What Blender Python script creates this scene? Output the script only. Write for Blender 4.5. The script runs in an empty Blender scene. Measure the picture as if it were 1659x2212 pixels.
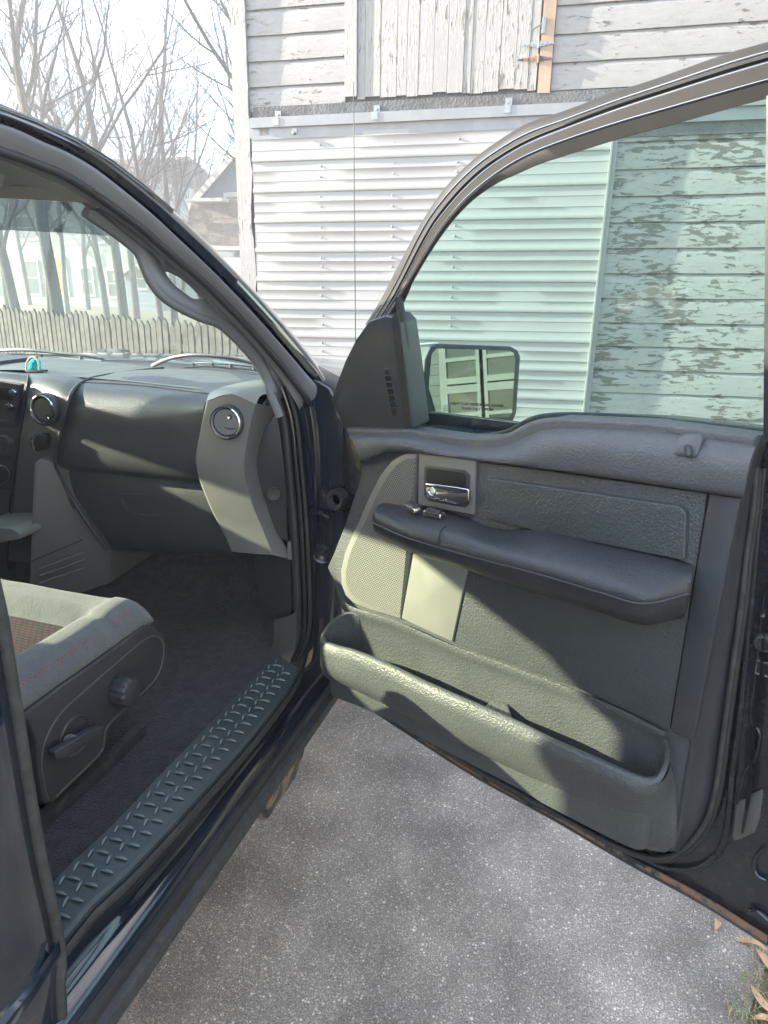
import bpy, bmesh, math, random
from mathutils import Vector as V, Matrix, noise
C = bpy.context.scene.collection
sc = bpy.context.scene
R = math.radians
# ------------------------------------------------------------------ camera, world, sun, exposure
F, CX, CY = 1530.0, 829.5, 1106.0
PITCH, YAW, ROLL = R(18.4), R(18.2), R(1.0)
CAM = V((0, 0, 1.52))
_f = V((-math.sin(YAW)*math.cos(PITCH), math.cos(YAW)*math.cos(PITCH), -math.sin(PITCH)))
_r = V((math.cos(YAW), math.sin(YAW), 0)); _u = _r.cross(_f)
RR = _r*math.cos(ROLL)+_u*math.sin(ROLL); UU = _u*math.cos(ROLL)-_r*math.sin(ROLL); FF = _f
cd = bpy.data.cameras.new('camera'); cam = bpy.data.objects.new('camera', cd); C.objects.link(cam)
cd.sensor_fit = 'HORIZONTAL'; cd.sensor_width = 36; cd.lens = F/1659*36
cd.clip_start = 0.02; cd.clip_end = 500
cam.matrix_world = Matrix(((RR.x, UU.x, -FF.x, CAM.x), (RR.y, UU.y, -FF.y, CAM.y), (RR.z, UU.z, -FF.z, CAM.z), (0, 0, 0, 1)))
sc.camera = cam
SUN_AZ, SUN_EL = R(258), R(17)          # clockwise from +Y
sund = V((math.sin(SUN_AZ)*math.cos(SUN_EL), math.cos(SUN_AZ)*math.cos(SUN_EL), math.sin(SUN_EL)))
sl = bpy.data.lights.new('sun', 'SUN'); so = bpy.data.objects.new('sun', sl); C.objects.link(so)
sl.energy = 4.6; sl.angle = R(0.5); sl.color = (1.0, 0.93, 0.80)
so.rotation_euler = sund.to_track_quat('Z', 'Y').to_euler(); so.location = sund*50
w = bpy.data.worlds.new('World'); sc.world = w; w.use_nodes = True
nt = w.node_tree; nt.nodes.clear()
out = nt.nodes.new('ShaderNodeOutputWorld'); bg = nt.nodes.new('ShaderNodeBackground'); bg.inputs[1].default_value = 0.15
sky = nt.nodes.new('ShaderNodeTexSky'); sky.sky_type = 'NISHITA'; sky.sun_disc = False
sky.sun_elevation = SUN_EL; sky.sun_rotation = SUN_AZ; sky.air_density = 1.0; sky.dust_density = 0.6; sky.ozone_density = 1.0
tc = nt.nodes.new('ShaderNodeTexCoord'); mp = nt.nodes.new('ShaderNodeMapping'); mp.inputs['Scale'].default_value = (1.6, 1.6, 4.5)
nz = nt.nodes.new('ShaderNodeTexNoise'); nz.inputs['Scale'].default_value = 2.3; nz.inputs['Detail'].default_value = 7; nz.inputs['Roughness'].default_value = .58
rp = nt.nodes.new('ShaderNodeValToRGB'); rp.color_ramp.elements[0].position = .46; rp.color_ramp.elements[1].position = .74
mx = nt.nodes.new('ShaderNodeMix'); mx.data_type = 'RGBA'; mx.inputs[7].default_value = (5.3, 4.85, 4.55, 1)
for a, b in ((tc.outputs['Generated'], mp.inputs[0]), (mp.outputs[0], nz.inputs[0]), (nz.outputs[0], rp.inputs[0]), (rp.outputs[0], mx.inputs[0]), (sky.outputs[0], mx.inputs[6]), (mx.outputs[2], bg.inputs[0]), (bg.outputs[0], out.inputs[0])):
    nt.links.new(a, b)
sc.view_settings.view_transform = 'Standard'; sc.view_settings.look = 'None'; sc.view_settings.gamma = 1
sc.view_settings.exposure = 2.6
sc.cycles.max_bounces = 8; sc.cycles.transparent_max_bounces = 16; sc.cycles.volume_bounces = 0

# ------------------------------------------------------------------ geometry helpers
def ray(x, y): return RR*((x-CX)/F)-UU*((y-CY)/F)+FF
def hit(x, y, p, n):
    d = ray(x, y); return CAM+d*((V(p)-CAM).dot(V(n))/d.dot(V(n)))
def wx(x, y, v): return hit(x, y, (v, 0, 0), (1, 0, 0))
def wy(x, y, v): return hit(x, y, (0, v, 0), (0, 1, 0))
def wz(x, y, v): return hit(x, y, (0, 0, v), (0, 0, 1))
WM = {}
def empty(name, loc, label, cat, group=None):
    o = bpy.data.objects.new(name, None); C.objects.link(o); o.location = loc; o.empty_display_size = .1
    o['label'] = label; o['category'] = cat
    if group: o['group'] = group
    WM[o.name] = V(loc); return o
def mk(name, verts, faces, mat, parent=None, smooth=35, uv=None, flip=False):
    me = bpy.data.meshes.new(name); me.from_pydata([tuple(v) for v in verts], [], faces)
    me.validate()
    bm = bmesh.new(); bm.from_mesh(me); bmesh.ops.remove_doubles(bm, verts=bm.verts, dist=1e-5)
    bmesh.ops.recalc_face_normals(bm, faces=bm.faces); bm.to_mesh(me); bm.free()
    return fin(name, me, mat, parent, smooth, uv)
def fin(name, me, mat, parent=None, smooth=35, uv=None):
    if smooth:
        me.polygons.foreach_set('use_smooth', [True]*len(me.polygons)); me.set_sharp_from_angle(angle=R(smooth))
    if mat: 
        for m in (mat if isinstance(mat, (list, tuple)) else [mat]): me.materials.append(m)
    if uv:
        l = me.uv_layers.new(name='UVMap')
        for lp in me.loops: l.data[lp.index].uv = uv(me.vertices[lp.vertex_index].co)
    me.update()
    o = bpy.data.objects.new(name, me); C.objects.link(o)
    if parent is not None:
        o.parent = parent
        if parent.name in WM: o.matrix_parent_inverse = Matrix.Translation(-WM[parent.name])
    return o
def tag(o, label=None, cat=None, group=None, kind=None):
    for k, v in (('label', label), ('category', cat), ('group', group), ('kind', kind)):
        if v: o[k] = v
    return o
def cr(pts, n, closed=False):
    """catmull-rom through pts, resampled to n points evenly by length"""
    pts = [V(p) for p in pts]; m = len(pts); P = []
    segs = m if closed else m-1
    for i in range(segs):
        if closed: a, b, c, d = pts[(i-1) % m], pts[i], pts[(i+1) % m], pts[(i+2) % m]
        else: a, b, c, d = pts[max(i-1, 0)], pts[i], pts[i+1], pts[min(i+2, m-1)]
        # centripetal-ish tangents scaled by segment length
        l = (c-b).length
        t1 = (c-a)*(l/max((c-b).length+(b-a).length, 1e-9)); t2 = (d-b)*(l/max((d-c).length+(c-b).length, 1e-9))
        for k in range(12):
            t = k/12; t_2 = t*t; t3 = t_2*t
            P.append(b*(2*t3-3*t_2+1)+t1*(t3-2*t_2+t)+c*(-2*t3+3*t_2)+t2*(t3-t_2))
    P.append(pts[0].copy() if closed else pts[-1].copy())
    L = [0]
    for i in range(1, len(P)): L.append(L[-1]+(P[i]-P[i-1]).length)
    res = []; j = 0; cnt = n if closed else n-1
    for k in range(n):
        s = L[-1]*k/cnt
        while j < len(L)-2 and L[j+1] < s: j += 1
        t = (s-L[j])/max(L[j+1]-L[j], 1e-12); res.append(P[j].lerp(P[j+1], min(max(t, 0), 1)))
    return res
def fil(pts, r, seg=5):
    """round every corner of a closed loop with radius r (or per-corner list)"""
    pts = [V(p) for p in pts]; n = len(pts); o = []
    for i in range(n):
        p = pts[i]; a = pts[i-1]-p; b = pts[(i+1) % n]-p; ri = r[i] if isinstance(r, (list, tuple)) else r
        if ri <= 0: o.append(p); continue
        la, lb = a.length, b.length; a.normalize(); b.normalize()
        ang = a.angle(b)
        if ang > math.pi-.05: o.append(p); continue
        d = min(ri/math.tan(ang/2), la*.45, lb*.45)
        A, B = p+a*d, p+b*d
        for k in range(seg+1):
            t = k/seg; o.append(A*(1-t)**2+p*2*t*(1-t)+B*t*t)
    return o
def slab(name, loop, vec, mat, parent=None, bev=0, seg=2, uv=None, smooth=40):
    bm = bmesh.new(); vs = [bm.verts.new(p) for p in loop]; f = bm.faces.new(vs)
    vec = V(vec)
    r = bmesh.ops.extrude_face_region(bm, geom=[f])
    nv = [e for e in r['geom'] if isinstance(e, bmesh.types.BMVert)]
    bmesh.ops.translate(bm, verts=nv, vec=vec)
    if f.is_valid is False: pass
    front = set(v.index for v in vs)
    bm.verts.index_update(); bm.faces.ensure_lookup_table()
    orig = set(vs)
    if not any(set(g.verts) == orig for g in bm.faces): bm.faces.new(vs)
    bmesh.ops.recalc_face_normals(bm, faces=bm.faces)
    if bev:
        ed = [e for e in bm.edges if e.verts[0] in orig and e.verts[1] in orig]
        try: bmesh.ops.bevel(bm, geom=ed, offset=bev, segments=seg, profile=.5, affect='EDGES', clamp_overlap=True)
        except Exception: pass
    me = bpy.data.meshes.new(name); bm.to_mesh(me); bm.free()
    return fin(name, me, mat, parent, smooth, uv)
def holed(name, outer, holes, vec, mat, parent=None, uv=None):
    loops = [outer]+holes; fl = [V(p) for l in loops for p in l]; n = len(fl); vec = V(vec)
    bm = bmesh.new(); bv = [bm.verts.new(p) for p in fl]; b = 0
    for l in loops:
        for i in range(len(l)): bm.edges.new((bv[b+i], bv[b+(i+1) % len(l)]))
        b += len(l)
    bm.verts.index_update(); bmesh.ops.triangle_fill(bm, edges=bm.edges[:], use_beauty=True, use_dissolve=False, normal=vec)
    tri = [tuple(v_.index for v_ in f_.verts) for f_ in bm.faces]; bm.free()
    verts = fl+[p+vec for p in fl]; faces = [tuple(t) for t in tri]+[tuple(n+i for i in reversed(t)) for t in tri]
    b = 0
    for l in loops:
        m = len(l)
        for i in range(m): faces.append((b+i, b+(i+1) % m, n+b+(i+1) % m, n+b+i))
        b += m
    return mk(name, verts, faces, mat, parent, smooth=30, uv=uv)
def rails(name, rl, mat, parent=None, n=40, closed=False, thick=0, uv=None, smooth=50, back=None):
    rl = [cr(r, n) for r in rl]; m = len(rl); verts = [p for r in rl for p in r]; faces = []
    for i in range(m if closed else m-1):
        for j in range(n-1):
            a = i*n; b = ((i+1) % m)*n; faces.append((a+j, a+j+1, b+j+1, b+j))
    if closed:
        faces.append(tuple(i*n for i in range(m))); faces.append(tuple(i*n+n-1 for i in reversed(range(m))))
    o = mk(name, verts, faces, mat, parent, smooth=smooth, uv=uv)
    if thick:
        md = o.modifiers.new('thick', 'SOLIDIFY'); md.thickness = thick; md.offset = 0
    return o
def crs(ctrl, k):
    """densify a list of rails across with catmull-rom so the section is smooth"""
    m = len(ctrl[0]); cols = [cr([r[j] for r in ctrl], k) for j in range(m)]
    return [[cols[j][i] for j in range(m)] for i in range(k)]
def smoothrails(name, rl, mat, parent=None, n=40, k=16, **kw):
    rl = [cr(r, n) for r in rl]; rl = crs(rl, k); m = len(rl); verts = [p for r in rl for p in r]; faces = []
    for i in range(m-1):
        for j in range(n-1): faces.append((i*n+j, i*n+j+1, (i+1)*n+j+1, (i+1)*n+j))
    if kw.pop('caps', False):
        faces.append(tuple(i*n for i in range(m))); faces.append(tuple(i*n+n-1 for i in reversed(range(m))))
    return mk(name, verts, faces, mat, parent, smooth=kw.get('smooth', 50), uv=kw.get('uv'))
def tube_data(path, rad, seg=8, caps=True):
    path = [V(p) for p in path]; n = len(path); verts = []; faces = []
    rads = rad if isinstance(rad, (list, tuple)) else [rad]*n
    t0 = (path[1]-path[0]).normalized(); up = V((0, 0, 1)) if abs(t0.z) < .9 else V((1, 0, 0)); s = t0.cross(up).normalized()
    for i in range(n):
        t = (path[min(i+1, n-1)]-path[max(i-1, 0)]).normalized(); s = (s-t*s.dot(t)).normalized(); b = t.cross(s)
        for k in range(seg):
            a = 2*math.pi*k/seg; verts.append(path[i]+(s*math.cos(a)+b*math.sin(a))*rads[i])
    for i in range(n-1):
        for k in range(seg): faces.append((i*seg+k, i*seg+(k+1) % seg, (i+1)*seg+(k+1) % seg, (i+1)*seg+k))
    if caps: faces += [tuple(range(seg)), tuple((n-1)*seg+k for k in reversed(range(seg)))]
    return verts, faces
def join(parts):
    vs, fs = [], []
    for v, f in parts:
        b = len(vs); vs += v; fs += [tuple(i+b for i in q) for q in f]
    return vs, fs
def tube(name, path, rad, mat, parent=None, seg=8): 
    v, f = tube_data(path, rad, seg); return mk(name, v, f, mat, parent, smooth=50)
def box_data(o, ex, ey, ez):
    o, ex, ey, ez = V(o), V(ex), V(ey), V(ez)
    v = [o, o+ex, o+ex+ey, o+ey]; v += [p+ez for p in v]
    return v, [(0, 3, 2, 1), (4, 5, 6, 7), (0, 1, 5, 4), (1, 2, 6, 5), (2, 3, 7, 6), (3, 0, 4, 7)]
def bx(x0, x1, y0, y1, z0, z1): return box_data((x0, y0, z0), (x1-x0, 0, 0), (0, y1-y0, 0), (0, 0, z1-z0))
def lathe_data(c, ax, prof, seg=32, up=(0, 0, 1)):
    c, ax = V(c), V(ax).normalized(); s = ax.cross(V(up)).normalized(); b = ax.cross(s); vs = []; fs = []; n = len(prof)
    for r, h in prof:
        for k in range(seg):
            a = 2*math.pi*k/seg; vs.append(c+ax*h+(s*math.cos(a)+b*math.sin(a))*r)
    for i in range(n-1):
        for k in range(seg): fs.append((i*seg+k, i*seg+(k+1) % seg, (i+1)*seg+(k+1) % seg, (i+1)*seg+k))
    return vs, fs

# ------------------------------------------------------------------ materials
def nodes(name):
    m = bpy.data.materials.new(name); m.use_nodes = True; t = m.node_tree
    return m, t, t.nodes['Principled BSDF']
def N(t, kind, **kw):
    n = t.nodes.new(kind)
    for k, v in kw.items():
        if isinstance(k, str) and hasattr(n, k): setattr(n, k, v)
    return n
def mat(name, col, rough=.5, metal=0, coat=0, grain=None, var=.12, vscale=6, spec=.5, sheen=0, dust=0, fine=0):
    m, t, p = nodes(name); L = t.links.new
    p.inputs['Roughness'].default_value = rough; p.inputs['Metallic'].default_value = metal; p.inputs['Coat Weight'].default_value = coat
    p.inputs['Coat Roughness'].default_value = .05; p.inputs['Specular IOR Level'].default_value = spec; p.inputs['Sheen Weight'].default_value = sheen
    c = N(t, 'ShaderNodeTexCoord'); n = N(t, 'ShaderNodeTexNoise'); n.inputs['Scale'].default_value = vscale; n.inputs['Detail'].default_value = 6; n.inputs['Roughness'].default_value = .65
    L(c.outputs['Object'], n.inputs['Vector'])
    r = N(t, 'ShaderNodeMapRange'); r.inputs[1].default_value = .3; r.inputs[2].default_value = .7; r.inputs[3].default_value = 1-var; r.inputs[4].default_value = 1+var
    L(n.outputs[0], r.inputs[0])
    mx = N(t, 'ShaderNodeMix', data_type='RGBA', blend_type='MULTIPLY'); mx.inputs[0].default_value = 1; mx.inputs[6].default_value = (*col, 1)
    L(r.outputs[0], mx.inputs[7]); cur = mx.outputs[2]
    rr = N(t, 'ShaderNodeMapRange'); rr.inputs[1].default_value = .3; rr.inputs[2].default_value = .7; rr.inputs[3].default_value = rough*.85; rr.inputs[4].default_value = min(1, rough*1.2)
    n2 = N(t, 'ShaderNodeTexNoise'); n2.inputs['Scale'].default_value = vscale*2.7; n2.inputs['Detail'].default_value = 4; L(c.outputs['Object'], n2.inputs['Vector']); L(n2.outputs[0], rr.inputs[0]); L(rr.outputs[0], p.inputs['Roughness'])
    if dust:   # settled dust specks
        vd = N(t, 'ShaderNodeTexNoise'); vd.inputs['Scale'].default_value = 35; vd.inputs['Detail'].default_value = 8; vd.inputs['Roughness'].default_value = .75; L(c.outputs['Object'], vd.inputs['Vector'])
        rd = N(t, 'ShaderNodeMapRange'); rd.inputs[1].default_value = .52; rd.inputs[2].default_value = .72; rd.inputs[4].default_value = dust; L(vd.outputs[0], rd.inputs[0])
        md = N(t, 'ShaderNodeMix', data_type='RGBA'); md.inputs[7].default_value = (.32, .30, .27, 1); L(rd.outputs[0], md.inputs[0]); L(cur, md.inputs[6]); cur = md.outputs[2]
    L(cur, p.inputs['Base Color'])
    if grain:
        sc_, dist, st = grain
        v = N(t, 'ShaderNodeTexVoronoi'); v.feature = 'SMOOTH_F1'; v.inputs['Scale'].default_value = sc_; v.inputs['Smoothness'].default_value = .4
        wn = N(t, 'ShaderNodeTexNoise'); wn.inputs['Scale'].default_value = sc_*.6; wn.inputs['Detail'].default_value = 3
        L(c.outputs['Object'], wn.inputs['Vector']); av = N(t, 'ShaderNodeMixRGB'); av.inputs[0].default_value = .01; L(c.outputs['Object'], av.inputs[1]); L(wn.outputs['Color'], av.inputs[2])
        L(av.outputs[0], v.inputs['Vector'])
        ad = N(t, 'ShaderNodeMath', operation='ADD'); L(v.outputs['Distance'], ad.inputs[0]); L(wn.outputs[0], ad.inputs[1])
        b = N(t, 'ShaderNodeBump'); b.inputs['Strength'].default_value = st; b.inputs['Distance'].default_value = dist; L(ad.outputs[0], b.inputs['Height']); L(b.outputs[0], p.inputs['Normal'])
    return m
def glass(name, tint, gloss=1.0, rough=.0):
    m, t, p = nodes(name); L = t.links.new; t.nodes.remove(p); o = t.nodes['Material Output']
    tr = N(t, 'ShaderNodeBsdfTransparent'); tr.inputs[0].default_value = (*tint, 1); g = N(t, 'ShaderNodeBsdfGlossy'); g.inputs['Roughness'].default_value = rough; g.inputs[0].default_value = (gloss, gloss, gloss, 1)
    lw = N(t, 'ShaderNodeLayerWeight'); lw.inputs[0].default_value = .5; pw = N(t, 'ShaderNodeMath', operation='POWER'); pw.inputs[1].default_value = 4.5; L(lw.outputs['Facing'], pw.inputs[0])
    ma = N(t, 'ShaderNodeMath', operation='MULTIPLY_ADD'); ma.inputs[1].default_value = .9; ma.inputs[2].default_value = .045; L(pw.outputs[0], ma.inputs[0]); mx = N(t, 'ShaderNodeMixShader')
    L(ma.outputs[0], mx.inputs[0]); L(tr.outputs[0], mx.inputs[1]); L(g.outputs[0], mx.inputs[2]); L(mx.outputs[0], o.inputs[0]); return m
M = {}
M['paint'] = mat('black_paint', (.012, .016, .024), .12, coat=1, var=.2, dust=.03)
M['paint_in'] = mat('black_paint_inner', (.016, .019, .024), .25, coat=.4, var=.25, dust=.10)
M['plastic'] = mat('grained_plastic', (.068, .072, .078), .45, grain=(270, .0014, .55), dust=.03)  # interior plastics, vinyl and cloth: base colours lifted to carry the lens veil
M['pocket'] = mat('pocket_plastic', (.066, .072, .074), .45, grain=(250, .0014, .65), dust=.05)
M['smooth'] = mat('smooth_plastic', (.042, .045, .051), .38, grain=(900, .0003, .3), dust=.04)
M['leather'] = mat('padded_vinyl', (.052, .058, .062), .38, grain=(260, .0015, .65), dust=.03)
M['arm'] = mat('armrest_vinyl', (.030, .032, .037), .38, grain=(300, .0009, .5), dust=.03)
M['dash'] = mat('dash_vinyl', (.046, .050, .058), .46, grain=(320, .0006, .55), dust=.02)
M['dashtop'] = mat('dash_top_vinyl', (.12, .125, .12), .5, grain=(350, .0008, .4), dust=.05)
M['titan'] = mat('titanium_trim', (.22, .22, .215), .38, metal=.25, grain=(900, .0003, .3), var=.06)
M['titan2'] = mat('grey_trim', (.20, .20, .185), .45, metal=.1, grain=(800, .0003, .3), var=.06)
M['stackgrey'] = mat('centre_stack_plastic', (.085, .09, .09), .42, grain=(700, .0004, .3), var=.1)
M['stackdark'] = mat('dark_stack_plastic', (.05, .055, .06), .4, grain=(700, .0004, .3), var=.1)
M['console'] = mat('console_plastic', (.12, .115, .115), .5, grain=(700, .0003, .3), var=.06)
M['frame'] = mat('satin_frame_black', (.030, .029, .028), .5, var=.2, spec=.12)
M['rubber'] = mat('rubber', (.025, .026, .028), .55, var=.3, dust=.08)
M['rubber2'] = mat('weather_rubber', (.04, .042, .043), .6, grain=(500, .001, .6), dust=.15, vscale=30, var=.35)
M['chrome'] = mat('chrome', (.75, .75, .76), .06, metal=1, var=.03)
M['satin'] = mat('satin_chrome', (.55, .56, .57), .22, metal=1, var=.05)
M['steel'] = mat('galvanised_steel', (.28, .285, .29), .35, metal=.8, var=.2, vscale=40)
M['void'] = mat('dark_recess', (.006, .007, .008), .6)
M['pillar'] = mat('pillar_trim', (.17, .175, .19), .55, grain=(500, .0005, .35), var=.05)  # pillar grey kept light, lens glare is put into the colour
M['liner'] = mat('headliner_cloth', (.45, .45, .43), .95, grain=(900, .0006, .5), var=.05)
M['carpet'] = mat('dark_carpet', (.046, .041, .046), 1.0, grain=(260, .006, 1.0), var=.5, vscale=38, sheen=.1, dust=.05)
M['sill'] = mat('sill_plastic', (.038, .046, .051), .33, grain=(700, .0004, .3), dust=.10)
M['cloth'] = mat('seat_cloth', (.11, .115, .122), .95, grain=(420, .0012, .8), var=.14, vscale=30, sheen=.25)
M['thread'] = mat('red_thread', (.45, .07, .09), .7)
M['tyre'] = mat('tyre_rubber', (.02, .02, .02), .8)
M['white'] = mat('white_sticker', (.75, .74, .70), .6)
M['bolt'] = mat('painted_bolt', (.5, .36, .32), .5, var=.3, vscale=200)
M['winglass'] = glass('tinted_side_glass', (.84, .96, .92), .8)
M['shield'] = glass('windshield_glass', (.80, .90, .86), .9)
M['band'] = glass('windshield_shade_band', (.30, .34, .36), .6)
M['capsilver'] = mat('satin_mirror_cap', (.70, .68, .68), .3, metal=.5, var=.1)
M['wiper'] = mat('wiper_metal', (.16, .16, .15), .4, metal=.3)

def siding_paint(name, peel, col=(.27, .264, .262), stretch=(2.4, 2.4, 9), sz=4.5):
    m, t, p = nodes(name); L = t.links.new; c = N(t, 'ShaderNodeTexCoord'); mpn = N(t, 'ShaderNodeMapping'); mpn.inputs['Scale'].default_value = stretch
    L(c.outputs['Object'], mpn.inputs[0])
    a = N(t, 'ShaderNodeTexNoise'); a.inputs['Scale'].default_value = sz; a.inputs['Detail'].default_value = 10; a.inputs['Roughness'].default_value = .62; a.inputs['Distortion'].default_value = .5
    L(mpn.outputs[0], a.inputs[0])
    big = N(t, 'ShaderNodeTexNoise'); big.inputs['Scale'].default_value = 3.3; big.inputs['Detail'].default_value = 5; L(c.outputs['Object'], big.inputs[0])
    ad = N(t, 'ShaderNodeMath', operation='MULTIPLY_ADD'); ad.inputs[1].default_value = .55; L(big.outputs[0], ad.inputs[0]); L(a.outputs[0], ad.inputs[2])
    rp = N(t, 'ShaderNodeMapRange'); rp.inputs[1].default_value = peel; rp.inputs[2].default_value = peel+.012; L(ad.outputs[0], rp.inputs[0])
    # dirty shade
    rd = N(t, 'ShaderNodeMapRange'); rd.inputs[1].default_value = .3; rd.inputs[2].default_value = .75; rd.inputs[3].default_value = 1.06; rd.inputs[4].default_value = .86; L(a.outputs[0], rd.inputs[0])
    base = N(t, 'ShaderNodeMix', data_type='RGBA', blend_type='MULTIPLY'); base.inputs[0].default_value = 1; base.inputs[6].default_value = (*col, 1); L(rd.outputs[0], base.inputs[7])
    wn = N(t, 'ShaderNodeTexNoise'); wn.inputs['Scale'].default_value = 30; wn.inputs['Detail'].default_value = 5; L(mpn.outputs[0], wn.inputs[0])
    wr = N(t, 'ShaderNodeValToRGB'); wr.color_ramp.elements[0].color = (.06, .06, .055, 1); wr.color_ramp.elements[1].color = (.15, .135, .115, 1); L(wn.outputs[0], wr.inputs[0])
    mx = N(t, 'ShaderNodeMix', data_type='RGBA'); L(rp.outputs[0], mx.inputs[0]); L(base.outputs[2], mx.inputs[6]); L(wr.outputs[0], mx.inputs[7]); L(mx.outputs[2], p.inputs['Base Color'])
    p.inputs['Roughness'].default_value = .6
    # crackle relief: flakes curl near the peel edge
    rb = N(t, 'ShaderNodeMapRange'); rb.inputs[1].default_value = peel-.09; rb.inputs[2].default_value = peel; rb.inputs[3].default_value = .3; rb.inputs[4].default_value = 1; L(ad.outputs[0], rb.inputs[0])
    sb = N(t, 'ShaderNodeMath', operation='SUBTRACT'); L(rb.outputs[0], sb.inputs[0]); L(rp.outputs[0], sb.inputs[1])
    cr_ = N(t, 'ShaderNodeTexNoise'); cr_.inputs['Scale'].default_value = 16; cr_.inputs['Detail'].default_value = 8; cr_.inputs['Distortion'].default_value = 1.6; L(mpn.outputs[0], cr_.inputs[0])
    mm = N(t, 'ShaderNodeMath', operation='MULTIPLY_ADD'); mm.inputs[1].default_value = .9; L(cr_.outputs[0], mm.inputs[0]); L(sb.outputs[0], mm.inputs[2])
    b = N(t, 'ShaderNodeBump'); b.inputs['Strength'].default_value = .6; b.inputs['Distance'].default_value = .004; L(mm.outputs[0], b.inputs['Height']); L(b.outputs[0], p.inputs['Normal'])
    return m
M['siding'] = siding_paint('peeling_white_paint', .93)
M['siding_worn'] = siding_paint('badly_peeling_white_paint', .838)
M['vboard'] = siding_paint('peeling_vertical_board_paint', .885, stretch=(14, 14, 2.2))
M['metalwall'] = mat('white_metal_sheet', (.285, .28, .277), .42, var=.04, vscale=3)
M['darkboard'] = mat('weathered_dark_board', (.10, .10, .105), .8, grain=(60, .004, .6), var=.3, vscale=8)
M['trackmetal'] = mat('galvanised_track', (.24, .245, .26), .5, metal=.3, var=.1)
M['pine'] = mat('new_pine', (.34, .24, .17), .6, var=.18, vscale=9)
M['hsiding'] = mat('white_house_siding', (.22, .23, .215), .6, var=.05)
M['window'] = mat('house_window_pane', (.10, .12, .12), .1, var=.3, vscale=2)
M['curtain'] = mat('yellow_curtain', (.75, .55, .06), .8)
M['brownroof'] = mat('brown_shingle', (.12, .10, .085), .9, grain=(30, .01, .6), var=.3)
M['bluewall'] = mat('blue_grey_house_wall', (.14, .17, .21), .7, var=.1)
M['trim'] = mat('house_trim', (.32, .31, .30), .6)
M['redwall'] = mat('red_shed_wall', (.35, .09, .07), .7)
M['fence'] = mat('weathered_fence_wood', (.065, .058, .05), .85, grain=(40, .006, .6), var=.35, vscale=5)
M['bark'] = mat('grey_bark', (.026, .022, .020), .9, grain=(45, .01, .8), var=.3, vscale=5)
M['barkthin'] = mat('twig_bark', (.022, .018, .016), .9, var=.2)

def asphalt():
    m, t, p = nodes('asphalt'); L = t.links.new; c = N(t, 'ShaderNodeTexCoord')
    def stones(scale, keep, r0, r1):
        v = N(t, 'ShaderNodeTexVoronoi'); v.inputs['Scale'].default_value = scale; L(c.outputs['Object'], v.inputs['Vector'])
        sp = N(t, 'ShaderNodeSeparateColor'); L(v.outputs['Color'], sp.inputs[0])
        md = N(t, 'ShaderNodeMapRange'); md.inputs[1].default_value = r0; md.inputs[2].default_value = r1; md.inputs[3].default_value = 1; md.inputs[4].default_value = 0; L(v.outputs['Distance'], md.inputs[0])
        mk_ = N(t, 'ShaderNodeMapRange'); mk_.inputs[1].default_value = keep; mk_.inputs[2].default_value = keep+.08; L(sp.outputs[0], mk_.inputs[0])
        mu = N(t, 'ShaderNodeMath', operation='MULTIPLY'); L(md.outputs[0], mu.inputs[0]); L(mk_.outputs[0], mu.inputs[1])
        cr_ = N(t, 'ShaderNodeValToRGB'); e = cr_.color_ramp.elements; e[0].color = (.20, .185, .17, 1); e[1].color = (.74, .70, .64, 1); q = e.new(.5); q.color = (.42, .38, .34, 1); q = e.new(.8); q.color = (.48, .40, .34, 1); L(sp.outputs[1], cr_.inputs[0])
        return mu.outputs[0], cr_.outputs[0]
    n0 = N(t, 'ShaderNodeTexNoise'); n0.inputs['Scale'].default_value = 260; n0.inputs['Detail'].default_value = 5; n0.inputs['Roughness'].default_value = .7; L(c.outputs['Object'], n0.inputs[0])
    r0_ = N(t, 'ShaderNodeValToRGB'); e = r0_.color_ramp.elements; e[0].position = .35; e[0].color = (.092, .083, .075, 1); e[1].position = .68; e[1].color = (.43, .375, .32, 1); L(n0.outputs[0], r0_.inputs[0])
    cur = r0_.outputs[0]; hs_ = None
    for sc_, kp, a_, b_ in ((260, .35, .25, .55), (150, .62, .30, .50), (95, .86, .28, .42)):
        f_, col_ = stones(sc_, kp, a_, b_); mx = N(t, 'ShaderNodeMix', data_type='RGBA'); L(f_, mx.inputs[0]); L(cur, mx.inputs[6]); L(col_, mx.inputs[7]); cur = mx.outputs[2]
        if hs_ is None: hs_ = f_
        else:
            ad = N(t, 'ShaderNodeMath', operation='ADD'); L(hs_, ad.inputs[0]); L(f_, ad.inputs[1]); hs_ = ad.outputs[0]
    for scl, lo_, hi_, p0, p1 in ((1.1, .84, 1.55, .36, .62), (4.5, .82, 1.12, .38, .62)):
        n = N(t, 'ShaderNodeTexNoise'); n.inputs['Scale'].default_value = scl; n.inputs['Detail'].default_value = 7; n.inputs['Roughness'].default_value = .62; L(c.outputs['Object'], n.inputs[0])
        mr = N(t, 'ShaderNodeMapRange'); mr.inputs[1].default_value = p0; mr.inputs[2].default_value = p1; mr.inputs[3].default_value = lo_; mr.inputs[4].default_value = hi_; L(n.outputs[0], mr.inputs[0])
        mu = N(t, 'ShaderNodeMix', data_type='RGBA', blend_type='MULTIPLY'); mu.inputs[0].default_value = 1; L(cur, mu.inputs[6]); L(mr.outputs[0], mu.inputs[7]); cur = mu.outputs[2]
    L(cur, p.inputs['Base Color']); p.inputs['Roughness'].default_value = .85
    b = N(t, 'ShaderNodeBump'); b.inputs['Strength'].default_value = .7; b.inputs['Distance'].default_value = .003; L(hs_, b.inputs['Height']); L(b.outputs[0], p.inputs['Normal'])
    return m
M['asphalt'] = asphalt()
M['dirt'] = mat('winter_lawn', (.16, .14, .08), .95, grain=(30, .02, .8), var=.4, vscale=3)
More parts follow.
